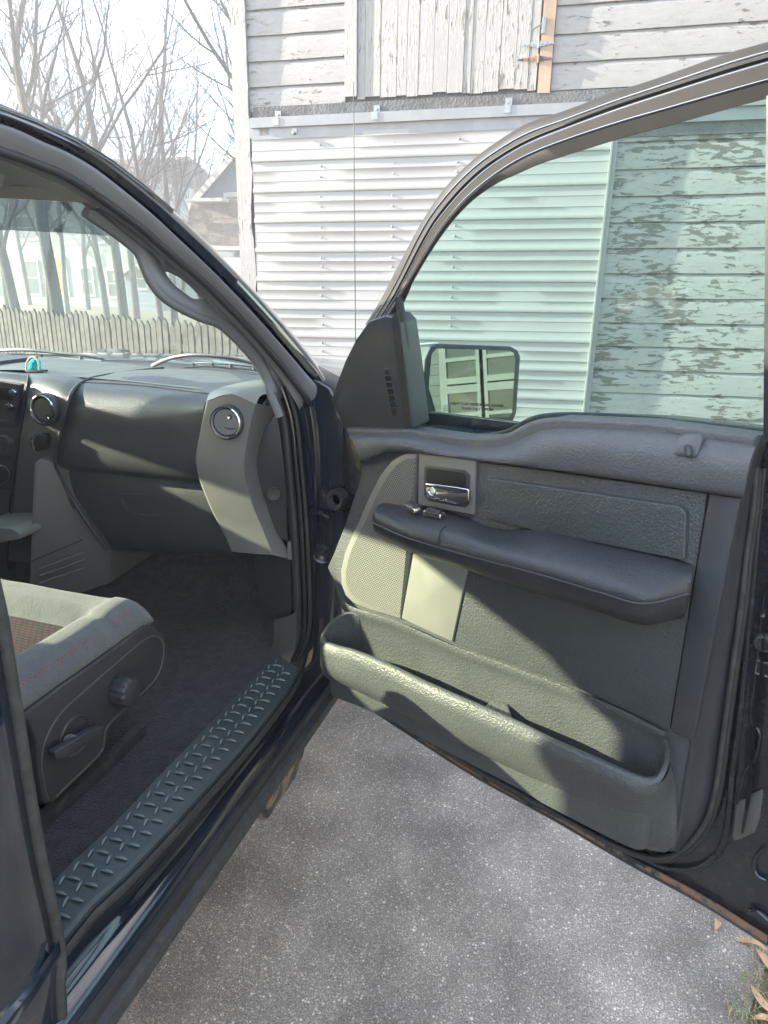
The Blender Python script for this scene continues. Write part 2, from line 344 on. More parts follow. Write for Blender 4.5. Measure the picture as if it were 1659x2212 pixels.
def dots(name, base, hole, pitch=.0052, r=.30):
    m, t, p = nodes(name); L = t.links.new; u = N(t, 'ShaderNodeUVMap'); sx = N(t, 'ShaderNodeSeparateXYZ'); L(u.outputs[0], sx.inputs[0])
    def ma(op, a, b=None, c=None):
        n = N(t, 'ShaderNodeMath', operation=op)
        for i, q in enumerate((a, b, c)):
            if q is None: continue
            if isinstance(q, (int, float)): n.inputs[i].default_value = q
            else: L(q, n.inputs[i])
        return n.outputs[0]
    y = ma('DIVIDE', sx.outputs[1], pitch*.866); row = ma('FLOOR', y); off = ma('MULTIPLY', ma('MODULO', ma('ABSOLUTE', row), 2), .5)
    x = ma('ADD', ma('DIVIDE', sx.outputs[0], pitch), off)
    fx = ma('SUBTRACT', ma('FRACT', x), .5); fy = ma('MULTIPLY', ma('SUBTRACT', ma('FRACT', y), .5), .866)
    d = ma('SQRT', ma('ADD', ma('MULTIPLY', fx, fx), ma('MULTIPLY', fy, fy)))
    mr = N(t, 'ShaderNodeMapRange'); mr.inputs[1].default_value = r-.05; mr.inputs[2].default_value = r+.05; L(d, mr.inputs[0])
    mx = N(t, 'ShaderNodeMix', data_type='RGBA'); mx.inputs[6].default_value = (*hole, 1); mx.inputs[7].default_value = (*base, 1); L(mr.outputs[0], mx.inputs[0]); L(mx.outputs[2], p.inputs['Base Color'])
    p.inputs['Roughness'].default_value = .45; b = N(t, 'ShaderNodeBump'); b.inputs['Distance'].default_value = .001; b.inputs['Strength'].default_value = .6; L(mr.outputs[0], b.inputs['Height']); L(b.outputs[0], p.inputs['Normal'])
    return m
M['grille'] = dots('perforated_grille', (.20, .195, .18), (.012, .012, .012))
def weave():
    m, t, p = nodes('seat_check_weave'); L = t.links.new; u = N(t, 'ShaderNodeUVMap')
    b = N(t, 'ShaderNodeTexBrick'); b.inputs['Scale'].default_value = 1; b.inputs['Brick Width'].default_value = .014; b.inputs['Row Height'].default_value = .009; b.inputs['Mortar Size'].default_value = .0018
    b.inputs['Color1'].default_value = (.13, .04, .055, 1); b.inputs['Color2'].default_value = (.05, .045, .05, 1); b.inputs['Mortar'].default_value = (.022, .022, .026, 1); b.inputs['Bias'].default_value = 0
    L(u.outputs[0], b.inputs['Vector']); wv = N(t, 'ShaderNodeTexWave'); wv.inputs['Scale'].default_value = 260; L(u.outputs[0], wv.inputs['Vector'])
    mx = N(t, 'ShaderNodeMix', data_type='RGBA', blend_type='MULTIPLY'); mx.inputs[0].default_value = .7; L(b.outputs['Color'], mx.inputs[6]); L(wv.outputs['Color'], mx.inputs[7]); L(mx.outputs[2], p.inputs['Base Color'])
    p.inputs['Roughness'].default_value = .95; return m
M['weave'] = weave()
def rust():
    m, t, p = nodes('rusted_hem'); L = t.links.new; c = N(t, 'ShaderNodeTexCoord'); n = N(t, 'ShaderNodeTexNoise'); n.inputs['Scale'].default_value = 16; n.inputs['Detail'].default_value = 9; n.inputs['Roughness'].default_value = .7; L(c.outputs['Object'], n.inputs[0])
    r = N(t, 'ShaderNodeValToRGB'); e = r.color_ramp.elements; e[0].position = .44; e[0].color = (.03, .032, .034, 1); e[1].position = .72; e[1].color = (.30, .25, .19, 1)
    a = e.new(.50); a.color = (.17, .14, .11, 1); a = e.new(.57); a.color = (.30, .14, .07, 1); a = e.new(.64); a.color = (.22, .17, .13, 1); L(n.outputs[0], r.inputs[0]); L(r.outputs[0], p.inputs['Base Color'])
    p.inputs['Roughness'].default_value = .8; b = N(t, 'ShaderNodeBump'); b.inputs['Distance'].default_value = .004; b.inputs['Strength'].default_value = 1; L(n.outputs[0], b.inputs['Height']); L(b.outputs[0], p.inputs['Normal']); return m
M['rust'] = rust()

# ------------------------------------------------------------------ ground
g, f = bx(-60, 60, -30, 90, -.5, 0); gr = mk('ground', [V((-80, -40, 0)), V((80, -40, 0)), V((80, 120, 0)), V((-80, 120, 0))], [(0, 1, 2, 3)], M['dirt'], smooth=0); gr['kind'] = 'structure'
e1 = wz(1664, 2030, 0); e2 = wz(1606, 2240, 0)
dl = (e1-e2).normalized()
n_ = 60; vs = []; fs = []
random.seed(3)
pA, pB = e2-dl*7, e2+dl*6.2
for i in range(n_+1):
    p = pA.lerp(pB, i/n_)+V((random.uniform(-.02, .02), random.uniform(-.02, .02), 0)); vs += [V((p.x, p.y, .004)), V((-9, p.y if i else p.y, .004))]
for i in range(n_): fs.append((2*i, 2*i+1, 2*i+3, 2*i+2))
dr = mk('driveway', vs, fs, M['asphalt'], smooth=0); dr['kind'] = 'structure'
# grass and leaves along the driveway edge
vs, fs = [], []
M['grass'] = mat('green_grass', (.16, .26, .06), .7, var=.5, vscale=60)
M['straw'] = mat('dry_grass', (.42, .34, .20), .8, var=.4, vscale=60)
def blades(name, mm, cnt, h, spread, seed, label):
    random.seed(seed); vs, fs = [], []
    for i in range(cnt):
        t = random.uniform(-.3, 2.2); q = e2+dl*t*.5+V((abs(random.gauss(0, spread))-.035, random.uniform(-.03, .03), 0))
        a = random.uniform(0, 6.28); hh = h*random.uniform(.4, 1.2); w_ = V((math.cos(a), math.sin(a), 0))*.0014; ln = V((math.cos(a+1.6), math.sin(a+1.6), 0))*hh*random.uniform(.4, 1.3)
        b = len(vs); vs += [q-w_, q+w_, q+ln*.35+V((0, 0, hh*.6))+w_*.7, q+ln*.35+V((0, 0, hh*.6))-w_*.7, q+ln+V((0, 0, hh*.75))]
        fs += [(b, b+1, b+2, b+3), (b+3, b+2, b+4)]
    o = mk(name, vs, fs, mm, smooth=0); tag(o, label, 'grass', kind='stuff'); return o
blades('grass', M['grass'], 200, .035, .05, 5, 'green grass blades at the edge of the asphalt')
blades('dry_grass', M['straw'], 1500, .03, .12, 6, 'straw coloured dead grass at the asphalt edge')
M['leaf'] = mat('dead_leaf', (.60, .38, .20), .7, var=.25, vscale=60)
def leaf(px, py, ang, ln, wd, label, bend=.2):
    o_ = wz(px, py, .008); vs, fs = [], []; m = 12
    for i in range(m+1):
        t = i/m; s = math.sin(math.pi*t)**.6*wd*(.55+.6*t); x = (t-.5)*ln; y0 = bend*ln*(t-.5)**2*2
        for k, yy in enumerate((-s, 0, s)):
            z = .002+abs(yy)*.35+.006*math.sin(t*5); a = math.cos(ang)*x-math.sin(ang)*(yy+y0), math.sin(ang)*x+math.cos(ang)*(yy+y0); vs.append(V((a[0], a[1], z))+o_)
    for i in range(m):
        for k in range(2): b = i*3+k; fs.append((b, b+1, b+4, b+3))
    v2, f2 = tube_data([vs[1]+V((0, 0, .001))]+[vs[1]+V((math.cos(ang)*-ln*.12, math.sin(ang)*-ln*.12, .002))], .0006, 5); v3, f3 = join([(vs, fs), (v2, f2)])
    o = mk('dead_leaf', v3, f3, M['leaf'], smooth=60); tag(o, label, 'leaf', 'dead leaves beside the truck')
leaf(1550, 1998, 1.4, .045, .010, 'small split tan seed leaf alone on the asphalt under the door edge')
leaf(1624, 2038, 2.9, .07, .009, 'long narrow tan leaf just below the rusty door corner')
leaf(1652, 2078, -.9, .07, .011, 'tan leaf lying in the grass tuft at the asphalt edge')
leaf(1641, 2165, -.8, .075, .011, 'curved tan leaf below the green grass, on bare asphalt', .5)
leaf(1650, 2203, .5, .05, .010, 'tan leaf at the lower right corner, lowest of the leaves')

# ------------------------------------------------------------------ barn
BO = V((-2.72, 5.088, 0)); BE = V((1, .10, .015)); BEn = BE.length; BE.normalize(); BN = V((.0995, -.995, 0))
def B(s, n, z): return BO+BE*s+BN*n+V((0, 0, z))
def bsz(px, py, n=0):
    p = hit(px, py, BO+BN*n, BN)-BO; s = (p.x-BN.x*n)/BE.x; return s, p.z-BE.z*s
def bq(px, py, n): s, z = bsz(px, py, n); return B(s, n, z)
def bbox(s0, s1, n0, n1, z0, z1): return box_data(B(s0, n0, z0), BE*(s1-s0), BN*(n1-n0), V((0, 0, z1-z0)))
barn = empty('barn', B(1.5, 0, 0), 'white peeling barn wall with corrugated metal sliding door behind the truck door', 'barn')
def boards(name, s0, s1, zt, zb, pitch, m, seed):
    """novelty siding: flat boards with a coved top edge"""
    random.seed(seed); vs, fs = [], []; z = zb; ns = max(2, int((s1-s0)/.12))
    while z < zt-1e-3:
        h = min(pitch, zt-z); prof = [(.0, .004), (.001, .022), (h-.034, .020), (h-.022, .016), (h-.010, .009), (h-.002, .005)]; b = len(vs)
        wob = [random.uniform(-.0018, .0018) for _ in range(ns+1)]
        for i in range(ns+1):
            for dz, dn in prof: vs.append(B(s0+(s1-s0)*i/ns, dn+wob[i], z+max(dz, 0)+wob[(i*3) % ns]*.8))
        k = len(prof)
        for i in range(ns):
            for j in range(k-1): fs.append((b+i*k+j, b+(i+1)*k+j, b+(i+1)*k+j+1, b+i*k+j+1))
        z += pitch
    vs += [B(s0, 0, zb-.02), B(s1, 0, zb-.02), B(s1, 0, zt), B(s0, 0, zt)]; b = len(vs)-4; fs.append((b, b+1, b+2, b+3))
    return mk(name, vs, fs, m, barn, smooth=25)
sR = bsz(1316, 340, .03)[0]; sHL, _ = bsz(745, 120, .03); sHR, _ = bsz(1165, 120, .03); sST = bsz(1195, 120, .03)[0]
zbl = bsz(575, 187, .02)[1]; zb0 = bsz(575, 18.7, .02)[1]; pit = (zb0-zbl)/3
boards('siding', 0, sHL, 4.6, zbl-pit, pit, M['siding'], 1)
boards('siding', sST, 6.2, 4.6, 2.9586-.157*3, .157, M['siding'], 2)
boards('siding', sR+.045, 6.2, 2.9586-.157*3-.10, .40, .1608, M['siding_worn'], 4)
v, f = bbox(sR+.02, 6.2, -.02, .012, 2.38, 2.52); mk('backing_board', v, f, M['siding'], barn)
v, f = bbox(sR+.02, 6.2, -.1, .012, 0, .4); mk('foundation', v, f, M['darkboard'], barn)
# corner board
cw = .115
def cb():
    vs, fs = [], []; m = 60; random.seed(8)
    for i in range(m+1):
        z = 4.6*i/m; wv = random.uniform(-.003, .003)+(.012*math.sin(z*9) if z < 2.3 else 0)
        for s, n in ((-cw, -.02), (-cw, .05), (-.002+wv, .048), (-.002+wv, -.02)): vs.append(B(s+(.0 if s < -.05 else 0), n, z))
    for i in range(m):
        for k in range(4): fs.append((i*4+k, i*4+(k+1) % 4, (i+1)*4+(k+1) % 4, (i+1)*4+k))
    mk('corner_board', vs, fs, M['vboard'], barn, smooth=30)
cb()
# corrugated metal sliding door
MT = bsz(553, 292, .05)[1]
def ribs():
    vs, fs = [], []; prof = []; z0 = 2.29; p = .2035
    k = math.ceil((MT-z0)/p); zs = []
    for j in range(k, -12, -1):
        zc = z0+j*p
        for dz, n in ((.030, 0), (.018, .010), (.006, .013), (-.004, .012), (-.012, .0)): zs.append((zc+dz, n))
        for q in (1, 2):
            zc2 = zc-p*q/3
            for dz, n in ((.005, 0), (.002, .0020), (-.002, .0020), (-.004, 0)): zs.append((zc2+dz, n))
    zs = [q for q in zs if q[0] < MT-.01 and q[0] > .05]; zs = [(MT, 0)]+zs+[(.05, 0)]
    ns = 24; random.seed(5)
    for i in range(ns+1):
        s = .012+(sR-.012)*i/ns; wob = [noise.noise(V((s*1.5, zz*1.2, 3)))*.010 for zz, _ in zs]
        for (zz, n), w_ in zip(zs, wob): vs.append(B(s, .045+n+w_, zz))
    m = len(zs)
    for i in range(ns):
        for j in range(m-1): fs.append((i*m+j, (i+1)*m+j, (i+1)*m+j+1, i*m+j+1))
    return mk('sliding_door', vs, fs, M['metalwall'], barn, smooth=45)
sd = ribs()
# screws in two columns plus one by the edge
pr = []
for px in (793, 1385, 1900):
    s_ = bsz((900+px/2.07375)/1.852, 500, .06)[0]
    for j in range(-10, 2):
        for q in (.5, 1.25):
            z = 2.29+.2035*j-.2035*q/3*1.3
            if z < MT-.01: pr.append(lathe_data(B(s_+random.uniform(-.004, .004), .045+.002, z+random.uniform(-.004, .004)), BN, [(.0001, .007), (.005, .006), (.008, .002), (.008, -.004)], 8))
for v, f in pr: mk('screw', v, f, M['metalwall'], sd)
v, f = join([bbox(sR, sR+.012, .02, .075, .05, MT+.02), bbox(sR+.012, sR+.045, .0, .035, .05, MT+.02)]); mk('edge_trim', v, f, M['metalwall'], sd)
# track board, rail and brackets
zt0 = bsz(560, 232, .03)[1]; zt1 = bsz(560, 257, .03)[1]; zt2 = bsz(560, 278, .06)[1]
v, f = bbox(.03, 6.0, 0, .04, zt1-.01, zt0); mk('track_board', v, f, M['darkboard'], barn)
v, f = join([bbox(.02, 6.0, .03, .075, zt2+.004, zt1), bbox(.02, 6.0, .03, .05, MT-.03, zt2+.004), bbox(0, .02, 0, .05, MT-.02, zt1)]); mk('track_rail', v, f, M['trackmetal'], barn)
v, f = bbox(.03, sR+1, -.01, .03, MT-.1, zt2); mk('recess_board', v, f, M['darkboard'], barn)
for (px, py) in ((597, 252), (811, 240), (1098, 224), (1400, 212)):
    s, z = bsz(px, py, .08); q = .022
    v, f = join([bbox(s-q, s+q, .04, .046, z-.01, z+.042), bbox(s-q-.006, s+q-.006, .075, .08, z-.052, z-.004), bbox(s-q, s-q+.012, .046, .08, z-.014, z-.002), lathe_data(B(s, .046, z+.018), BN, [(.0001, .012), (.010, .011), (.010, 0)], 6)])
    mk('track_bracket', v, f, M['steel'], barn)
v, f = bbox(.075, .15, .03, .05, MT-.005, MT+.04); mk('wood_block', v, f, M['pine'], barn)
s, z = bsz(633, 286, .08); v, f = join([bbox(s-.02, s+.02, .05, .056, z+.0, z+.03), lathe_data(B(s, .05, z), BN, [(.0001, .03), (.011, .026), (.011, 0)], 10)]); mk('roller_bolt', v, f, M['steel'], barn)
# hay door of vertical boards
hd = []
zbh = bsz(900, 205, .03)[1]; edges = [bsz(x, 100, .03)[0] for x in (745, 772, 789, 822, 858, 880, 905, 938, 968, 1003, 1020, 1048, 1082, 1116, 1145, 1164)]
random.seed(2)
for a, b in zip(edges[:-1], edges[1:]):
    dn = random.uniform(-.003, .003); hd.append(bbox(a+.0013, b-.0013, 0, .030+dn+(.012 if a == edges[0] else 0), zbh+random.uniform(-.01, .01), 4.6))
v, f = join(hd); mk('hay_door', v, f, M['vboard'], barn, smooth=0)
v, f = bbox(sHL, sHR, -.02, .004, zbh-.02, 4.6); mk('door_gap', v, f, M['darkboard'], barn)
v, f = bbox(sHR+.004, sST-.004, 0, .045, zt0-.005, 4.6); mk('wood_stud', v, f, M['pine'], barn)
# hinges
def hinge(px, py, l, r, m):
    s, z = bsz(px, py, .05); parts = []
    for sg, ln in ((-1, l), (1, r)):
        lp = [B(s, .05, z+.017), B(s+sg*ln*.5, .047, z+.010), B(s+sg*ln, .045, z+.004), B(s+sg*ln, .045, z-.004), B(s+sg*ln*.5, .047, z-.010), B(s, .05, z-.017)]
        n = len(lp); vs = lp+[p+BN*.004 for p in lp]; parts.append((vs, [tuple(range(n)), tuple(range(2*n-1, n-1, -1))]+[(i, (i+1) % n, n+(i+1) % n, n+i) for i in range(n)]))
        for k in (.25, .5, .78): parts.append(lathe_data(B(s+sg*ln*k, .052, z), BN, [(.0001, .006), (.006, .005), (.007, 0)], 8))
    parts.append(tube_data([B(s, .056, z-.024), B(s, .056, z+.024)], .006, 8)); v, f = join(parts); return mk('strap_hinge', v, f, m, barn)
hinge(1163, 95, .11, .10, M['steel']); hinge(1163, 127, .13, .09, M['rust'])
s, z = bsz(1174, 55, .05); v, f = join([bbox(s-.012, s+.012, .045, .052, z-.045, z+.045), bbox(s-.006, s+.002, .052, .062, z-.045, z+.045), tube_data([B(s-.01, .05, z+.01), B(s-.07, .05, z-.02), B(s-.085, .045, z-.012)], .004, 6)]); mk('butt_hinge', v, f, M['steel'], barn)
# barn body behind
v, f = join([box_data(B(-cw+.002, -.03, 0), BE*6.6, BN*-.1, V((0, 0, 4.6))), box_data(B(-cw+.002, -.03, 0), BE*.1, BN*-5, V((0, 0, 4.6)))]); mk('wall', v, f, M['siding'], barn)
rf = [B(-.5, .35, 4.55), B(6.8, .35, 4.55), B(6.8, -2.6, 6.2), B(-.5, -2.6, 6.2), B(6.8, -5.6, 4.55), B(-.5, -5.6, 4.55)]
v = rf+[p+V((0, 0, .08)) for p in rf]; mk('roof', v, [(0, 1, 2, 3), (3, 2, 4, 5), (6, 7, 8, 9), (9, 8, 10, 11), (0, 1, 7, 6), (5, 4, 10, 11), (0, 3, 9, 6), (3, 5, 11, 9), (1, 2, 8, 7), (2, 4, 10, 8)], M['brownroof'], barn, smooth=0)
# ================================================================== TRUCK
T = empty('pickup_truck', (-1.63, 1.0, 0), 'black pickup truck with its front passenger door wide open', 'truck')
# ---- the open door -----------------------------------------------
O = V((-.639, 1.54, 0)); EU = V((.889, -.458, 0)).normalized(); EN = V((EU.y, -EU.x, 0)); EZ = V((0, 0, 1))
def D(px, py, n=0): return hit(px, py, O+EN*n, EN)
def L3(u, n, z): return O+EU*u+EN*n+EZ*z
def duv(p): q = V(p)-O; return (q.dot(EU), q.z)
def Dl(pts, n=0): return [D(p[0], p[1], p[2] if len(p) > 2 else n) for p in pts]
# shell: inner painted steel frame with stepped rim
low = [(722, 1482), (880, 1586), (1026, 1679), (1200, 1775), (1360, 1869), (1514, 1953), (1659, 2045)]
lo = Dl(low, 0); rear_u = 1.15
ext = lo[-1]+(lo[-1]-lo[-2]).normalized()*(rear_u-duv(lo[-1])[0])
belt = [(1645, 945), (1400, 915), (1200, 906), (1150, 914), (1100, 940), (1050, 948), (1000, 948), (890, 932), (760, 930), (718, 862)]
bt = Dl(belt, -.005)
shell_loop = lo+[ext, L3(rear_u, 0, 1.0), L3(rear_u-.02, 0, 1.30)]+bt
door = slab('door', shell_loop, EN*-.11, M['paint_in'], T, bev=.006)
door['label'] = 'open passenger door'
# outer skin a little prouder, gives the door its exterior
slab('outer_skin', [L3(-.02, -.111, .47), L3(1.17, -.111, .47), L3(1.17, -.111, 1.28), L3(.02, -.111, 1.22)], EN*-.02, M['paint'], door, bev=.004)
# rust hem along the lower edge
rails('rusted_hem', [Dl([(x-2, y-4) for x, y in low], .0065), Dl([(x, y-13+min(0, -(x-900)*.012)) for x, y in low], .0065), Dl([(x, y-13+min(0, -(x-900)*.012)-3) for x, y in low], .001)], M['rust'], door, n=60)
rails('hem_edge', [Dl([(x, y+1) for x, y in low], -.004), Dl([(x-1, y-1.5) for x, y in low], .010), Dl([(x, y-4.5) for x, y in low], .0085), Dl([(x, y-5) for x, y in low], .002)], M['rubber2'], door, n=60)
# pressed groove lines in the shell above the hem and round the trim corner
def shellbead(name, pts, r, m, n0=.002, seg=8, k=60): return tube(name, cr(Dl(pts, n0), k), r, m, door, seg)
shellbead('shell_bead', [(800, 1517), (960, 1622), (1130, 1722), (1312, 1812), (1384, 1850), (1438, 1874), (1484, 1878), (1522, 1868), (1556, 1836), (1573, 1768), (1581, 1677), (1597, 1563), (1624, 1296), (1650, 1010)], .006, M['paint_in'])
rails('rear_jamb', [Dl([(1655, 950), (1640, 1180), (1618, 1400), (1600, 1600), (1590, 1720), (1580, 1800)], .003), Dl([(1690, 950), (1665, 1180), (1640, 1400), (1622, 1600), (1612, 1720), (1600, 1800)], .004), Dl([(1700, 950), (1675, 1180), (1650, 1400), (1632, 1600), (1622, 1720), (1606, 1802)], .018)], M['paint_in'], door, n=30)
# trim panel base
pan = [(745, 925), (763, 960), (780, 1000), (778, 1030), (768, 1060), (745, 1130), (722, 1190), (706, 1226), (717, 1248), (728, 1290), (733, 1330), (720, 1345), (720, 1440), (757, 1486), (880, 1553), (985, 1613), (1056, 1645), (1066, 1660), (1147, 1706), (1150, 1690), (1193, 1711), (1198, 1731), (1346, 1818), (1407, 1841), (1434, 1844), (1457, 1835), (1468, 1792), (1480, 1708), (1493, 1632), (1497, 1603), (1560, 1290), (1600, 1078), (1622, 985), (1644, 945)]
pan += [(1400, 912), (1200, 903), (1150, 911), (1100, 937), (1050, 945), (1000, 945), (890, 929)]
slab('trim_panel', Dl(pan, .048), EN*-.047, M['plastic'], door, bev=.006, seg=3)
# right flank of trim (wraps to the shell)
fl = [(1644, 940), (1625, 985), (1602, 1078), (1562, 1290), (1530, 1440), (1497, 1603), (1493, 1632), (1480, 1708), (1468, 1792), (1452, 1838)]
fr = [(1660, 945), (1640, 1010), (1628, 1090), (1598, 1320), (1574, 1470), (1556, 1580), (1543, 1680), (1531, 1750), (1512, 1795), (1470, 1845)]
smoothrails('trim_flank', [Dl([(x-8, y) for x, y in fl], .049), Dl(fl, .049), Dl([(x+5, y) for x, y in fl], .044), Dl([((a[0]+b[0])/2, (a[1]+b[1])/2) for a, b in zip(fl, fr)], .026), Dl(fr, .008)], M['smooth'], door, n=60, k=14)
# rubber seal round the rear and lower edge
seal = [(1634, 1008), (1628, 1090), (1613, 1200), (1600, 1320), (1583, 1440), (1568, 1550), (1556, 1640), (1543, 1720), (1528, 1768), (1505, 1805), (1475, 1835), (1440, 1852), (1400, 1852), (1340, 1832), (1250, 1785), (1150, 1728), (1000, 1645), (850, 1555)]
sp = cr(Dl(seal, .016), 90); tube('door_seal', sp, .0046, M['rubber2'], door, 10)
tube('door_seal_core', cr(Dl([(x+8, y+5) for x, y in seal], .008), 90), .005, M['rubber'], door, 8)
# upper padded roll
T0 = [(748, 930), (890, 929), (1000, 945), (1050, 945), (1095, 938), (1150, 911), (1200, 903), (1400, 912), (1640, 942)]
T1 = [(752, 938), (885, 940), (980, 962), (1050, 968), (1100, 962), (1150, 940), (1200, 928), (1400, 935), (1632, 965)]
T2 = [(762, 952), (870, 952), (950, 974), (1040, 985), (1100, 985), (1180, 968), (1230, 960), (1400, 975), (1618, 1005)]
T3 = [(778, 990), (840, 972), (900, 976), (1022, 991), (1180, 1010), (1300, 1026), (1450, 1048), (1606, 1070)]
T4 = [(779, 1002), (840, 976), (900, 980), (1022, 995), (1180, 1014), (1300, 1030), (1450, 1052), (1604, 1076)]
smoothrails('upper_panel', [Dl(T0, -.012), Dl(T0, .018), Dl(T1, .050), Dl(T2, .072), Dl(T3, .076), Dl(T4, .066), Dl(T4, .045)], M['plastic'], door, n=70, k=26)
# outer belt weather strip
tube('belt_seal', cr(Dl([(893, 926), (1000, 941), (1050, 942), (1095, 934), (1150, 906), (1200, 898), (1290, 899), (1400, 907), (1650, 935)], -.02), 50), .006, M['rubber'], door)
# lock knob recess and knob
rc = [(1478, 937), (1510, 939), (1518, 950), (1505, 985), (1500, 989), (1452, 982), (1455, 970), (1465, 948)]
slab('lock_recess', fil([D(x, y, .058+(y-937)*.00034) for x, y in rc], .006), EN*-.015, M['plastic'], door, bev=.0025)
slab('lock_floor', fil([D(x, y, .0755) for x, y in ((1458, 974), (1504, 981), (1500, 988), (1455, 983))], .002), EN*-.01, M['plastic'], door, bev=.001)
tube('lock_knob', [D(1487, 984, .078), D(1486, 966, .076)], .0055, M['smooth'], door, 12); tube('lock_cap', [D(1486, 967, .076), D(1486, 961, .076)], [.0055, .0035], M['rubber'], door, 12)
# door insert field and padded insert
slab('insert_field', fil(Dl([(1029, 998), (1180, 1017), (1300, 1034), (1527, 1066), (1520, 1120), (1486, 1330), (1446, 1578), (1250, 1488), (977, 1389), (1006, 1240)], .058), .003), EN*-.012, M['leather'], door, bev=.003)
slab('padded_insert', fil(Dl([(1050, 1032), (1468, 1094), (1482, 1108), (1478, 1212), (1300, 1176), (1160, 1148), (1046, 1120)], .069), [.012, .01, .01, .004, 0, 0, .004]), EN*-.012, M['leather'], door, bev=.007, seg=4)
slab('rear_trim', fil(Dl([(1532, 1067), (1599, 1077), (1497, 1602), (1447, 1579), (1487, 1330), (1522, 1120)], .062), .003), EN*-.014, M['smooth'], door, bev=.003)
# speaker: bezel with perforated grille
sk = [(900, 979), (872, 981), (846, 996), (822, 1025), (800, 1068), (778, 1118), (758, 1162), (744, 1196), (736, 1232), (737, 1262), (746, 1286), (762, 1302), (800, 1317), (864, 1337)]
slab('speaker_bezel', Dl(sk, .063), EN*-.016, M['titan2'], door, bev=.0025)
gk = [(897, 990), (880, 991), (858, 1003), (836, 1030), (814, 1072), (790, 1124), (768, 1168), (755, 1200), (747, 1234), (748, 1260), (757, 1280), (772, 1294), (806, 1308), (864, 1327)]
slab('speaker_grille', Dl(gk, .0645), EN*-.002, M['grille'], door, uv=duv)
# grey handle bezel, bowl, handle
slab('handle_bezel', fil(Dl([(904, 979), (1026, 994), (1022, 1112), (903, 1090)], .064), .003), EN*-.016, M['titan'], door, bev=.002)
slab('handle_bowl', fil(Dl([(920, 1004), (1004, 1015), (1016, 1026), (1014, 1090), (1004, 1098), (925, 1083), (915, 1072), (915, 1010)], .0655), .008), EN*-.01, M['smooth'], door, bev=.003)
slab('handle_void', fil(Dl([(925, 1010), (1000, 1021), (1007, 1030), (1006, 1052), (920, 1042), (921, 1014)], .0662), .006), EN*-.005, M['void'], door, bev=.001)
hb = [(917, 1043), (990, 1053), (1012, 1057), (1012, 1082), (985, 1090), (918, 1075)]
slab('inner_handle', fil(Dl(hb, .077), .004), EN*-.007, M['chrome'], door, bev=.003, seg=3)
v, f = lathe_data(D(932, 1062, .079), EN, [(.0001, -.004), (.006, -.003), (.008, 0), (.009, -.001)], 24); mk('lock_cylinder', v, f, M['satin'], door)
# lower grey panel
slab('lower_grey_panel', Dl([(895, 1180), (1011, 1200), (1008, 1236), (976, 1386), (867, 1336)], .0625), EN*-.014, M['titan2'], door, bev=.002)
# arm rest
A = [[(838, 1084, .05), (950, 1101, .05), (1010, 1117, .05), (1060, 1137, .05), (1110, 1142, .05), (1150, 1133, .05), (1300, 1166, .05), (1470, 1204, .05), (1496, 1216, .05)],
     [(826, 1087, .075), (940, 1113, .085), (1000, 1129, .09), (1060, 1150, .09), (1120, 1158, .09), (1180, 1162, .09), (1300, 1192, .09), (1440, 1224, .09), (1497, 1228, .07)],
     [(814, 1096, .10), (900, 1128, .125), (1000, 1156, .13), (1060, 1175, .13), (1150, 1196, .13), (1220, 1213, .13), (1300, 1234, .13), (1410, 1262, .125), (1494, 1246, .085)],
     [(806, 1112, .115), (880, 1144, .143), (1000, 1180, .146), (1060, 1196, .146), (1150, 1218, .146), (1220, 1238, .146), (1300, 1262, .146), (1395, 1284, .14), (1492, 1268, .09)],
     [(805, 1128, .118), (880, 1161, .146), (1000, 1197, .150), (1060, 1213, .150), (1150, 1236, .150), (1220, 1256, .15), (1300, 1280, .150), (1390, 1303, .143), (1490, 1282, .092)],
     [(808, 1146, .112), (880, 1181, .138), (1000, 1220, .142), (1060, 1240, .142), (1150, 1266, .142), (1220, 1286, .142), (1300, 1311, .142), (1385, 1335, .135), (1484, 1308, .088)],
     [(818, 1160, .09), (890, 1194, .11), (1000, 1228, .11), (1060, 1250, .11), (1150, 1277, .11), (1220, 1298, .11), (1300, 1324, .11), (1390, 1350, .11), (1478, 1330, .08)],
     [(840, 1165, .05), (900, 1190, .05), (1000, 1218, .05), (1060, 1238, .05), (1150, 1265, .05), (1220, 1285, .05), (1300, 1310, .05), (1400, 1342, .05), (1470, 1338, .05)]]
smoothrails('armrest', [Dl(r) for r in A], M['arm'], door, n=90, k=36, caps=True, smooth=70)
tube('armrest_seam', cr([q+EN*.0022 for q in Dl(A[4])], 60), .0016, M['smooth'], door, 6)
tube('armrest_joint', cr([q+EN*.001 for q in Dl([(1010, 1120, .055), (985, 1127, .085), (955, 1143, .13), (948, 1162, .147), (946, 1182, .15)])], 16), .0011, M['void'], door, 6)
sw = [D(852, 1086, .088), D(1000, 1122, .088), D(955, 1136, .118), D(826, 1098, .108)]
# window switch and lock switch on top of the arm rest
def switch(px, py, rot):
    c = D(px, py, .098)+EZ*.002; a = EU*math.cos(rot)+EN*math.sin(rot); b = EZ.cross(a)
    ring = fil([c+a*.021+b*.009, c-a*.021+b*.009, c-a*.021-b*.009, c+a*.021-b*.009], .004); slab('window_switch', [p+EZ*.004 for p in ring], EZ*-.008, M['satin'], door, bev=.002)
    ring = fil([c+a*.014+b*.006, c-a*.014+b*.006, c-a*.014-b*.006, c+a*.014-b*.006], .003); slab('switch_rocker', [p+EZ*.009 for p in ring], EZ*-.006, M['smooth'], door, bev=.002)
switch(892, 1098, .35); switch(938, 1111, -.1)
# map pocket
P = [[(735, 1300, .05), (757, 1309, .05), (800, 1324, .05), (865, 1347, .05), (975, 1395, .05), (1110, 1442, .05), (1250, 1494, .05), (1350, 1537, .05), (1432, 1580, .05)]]
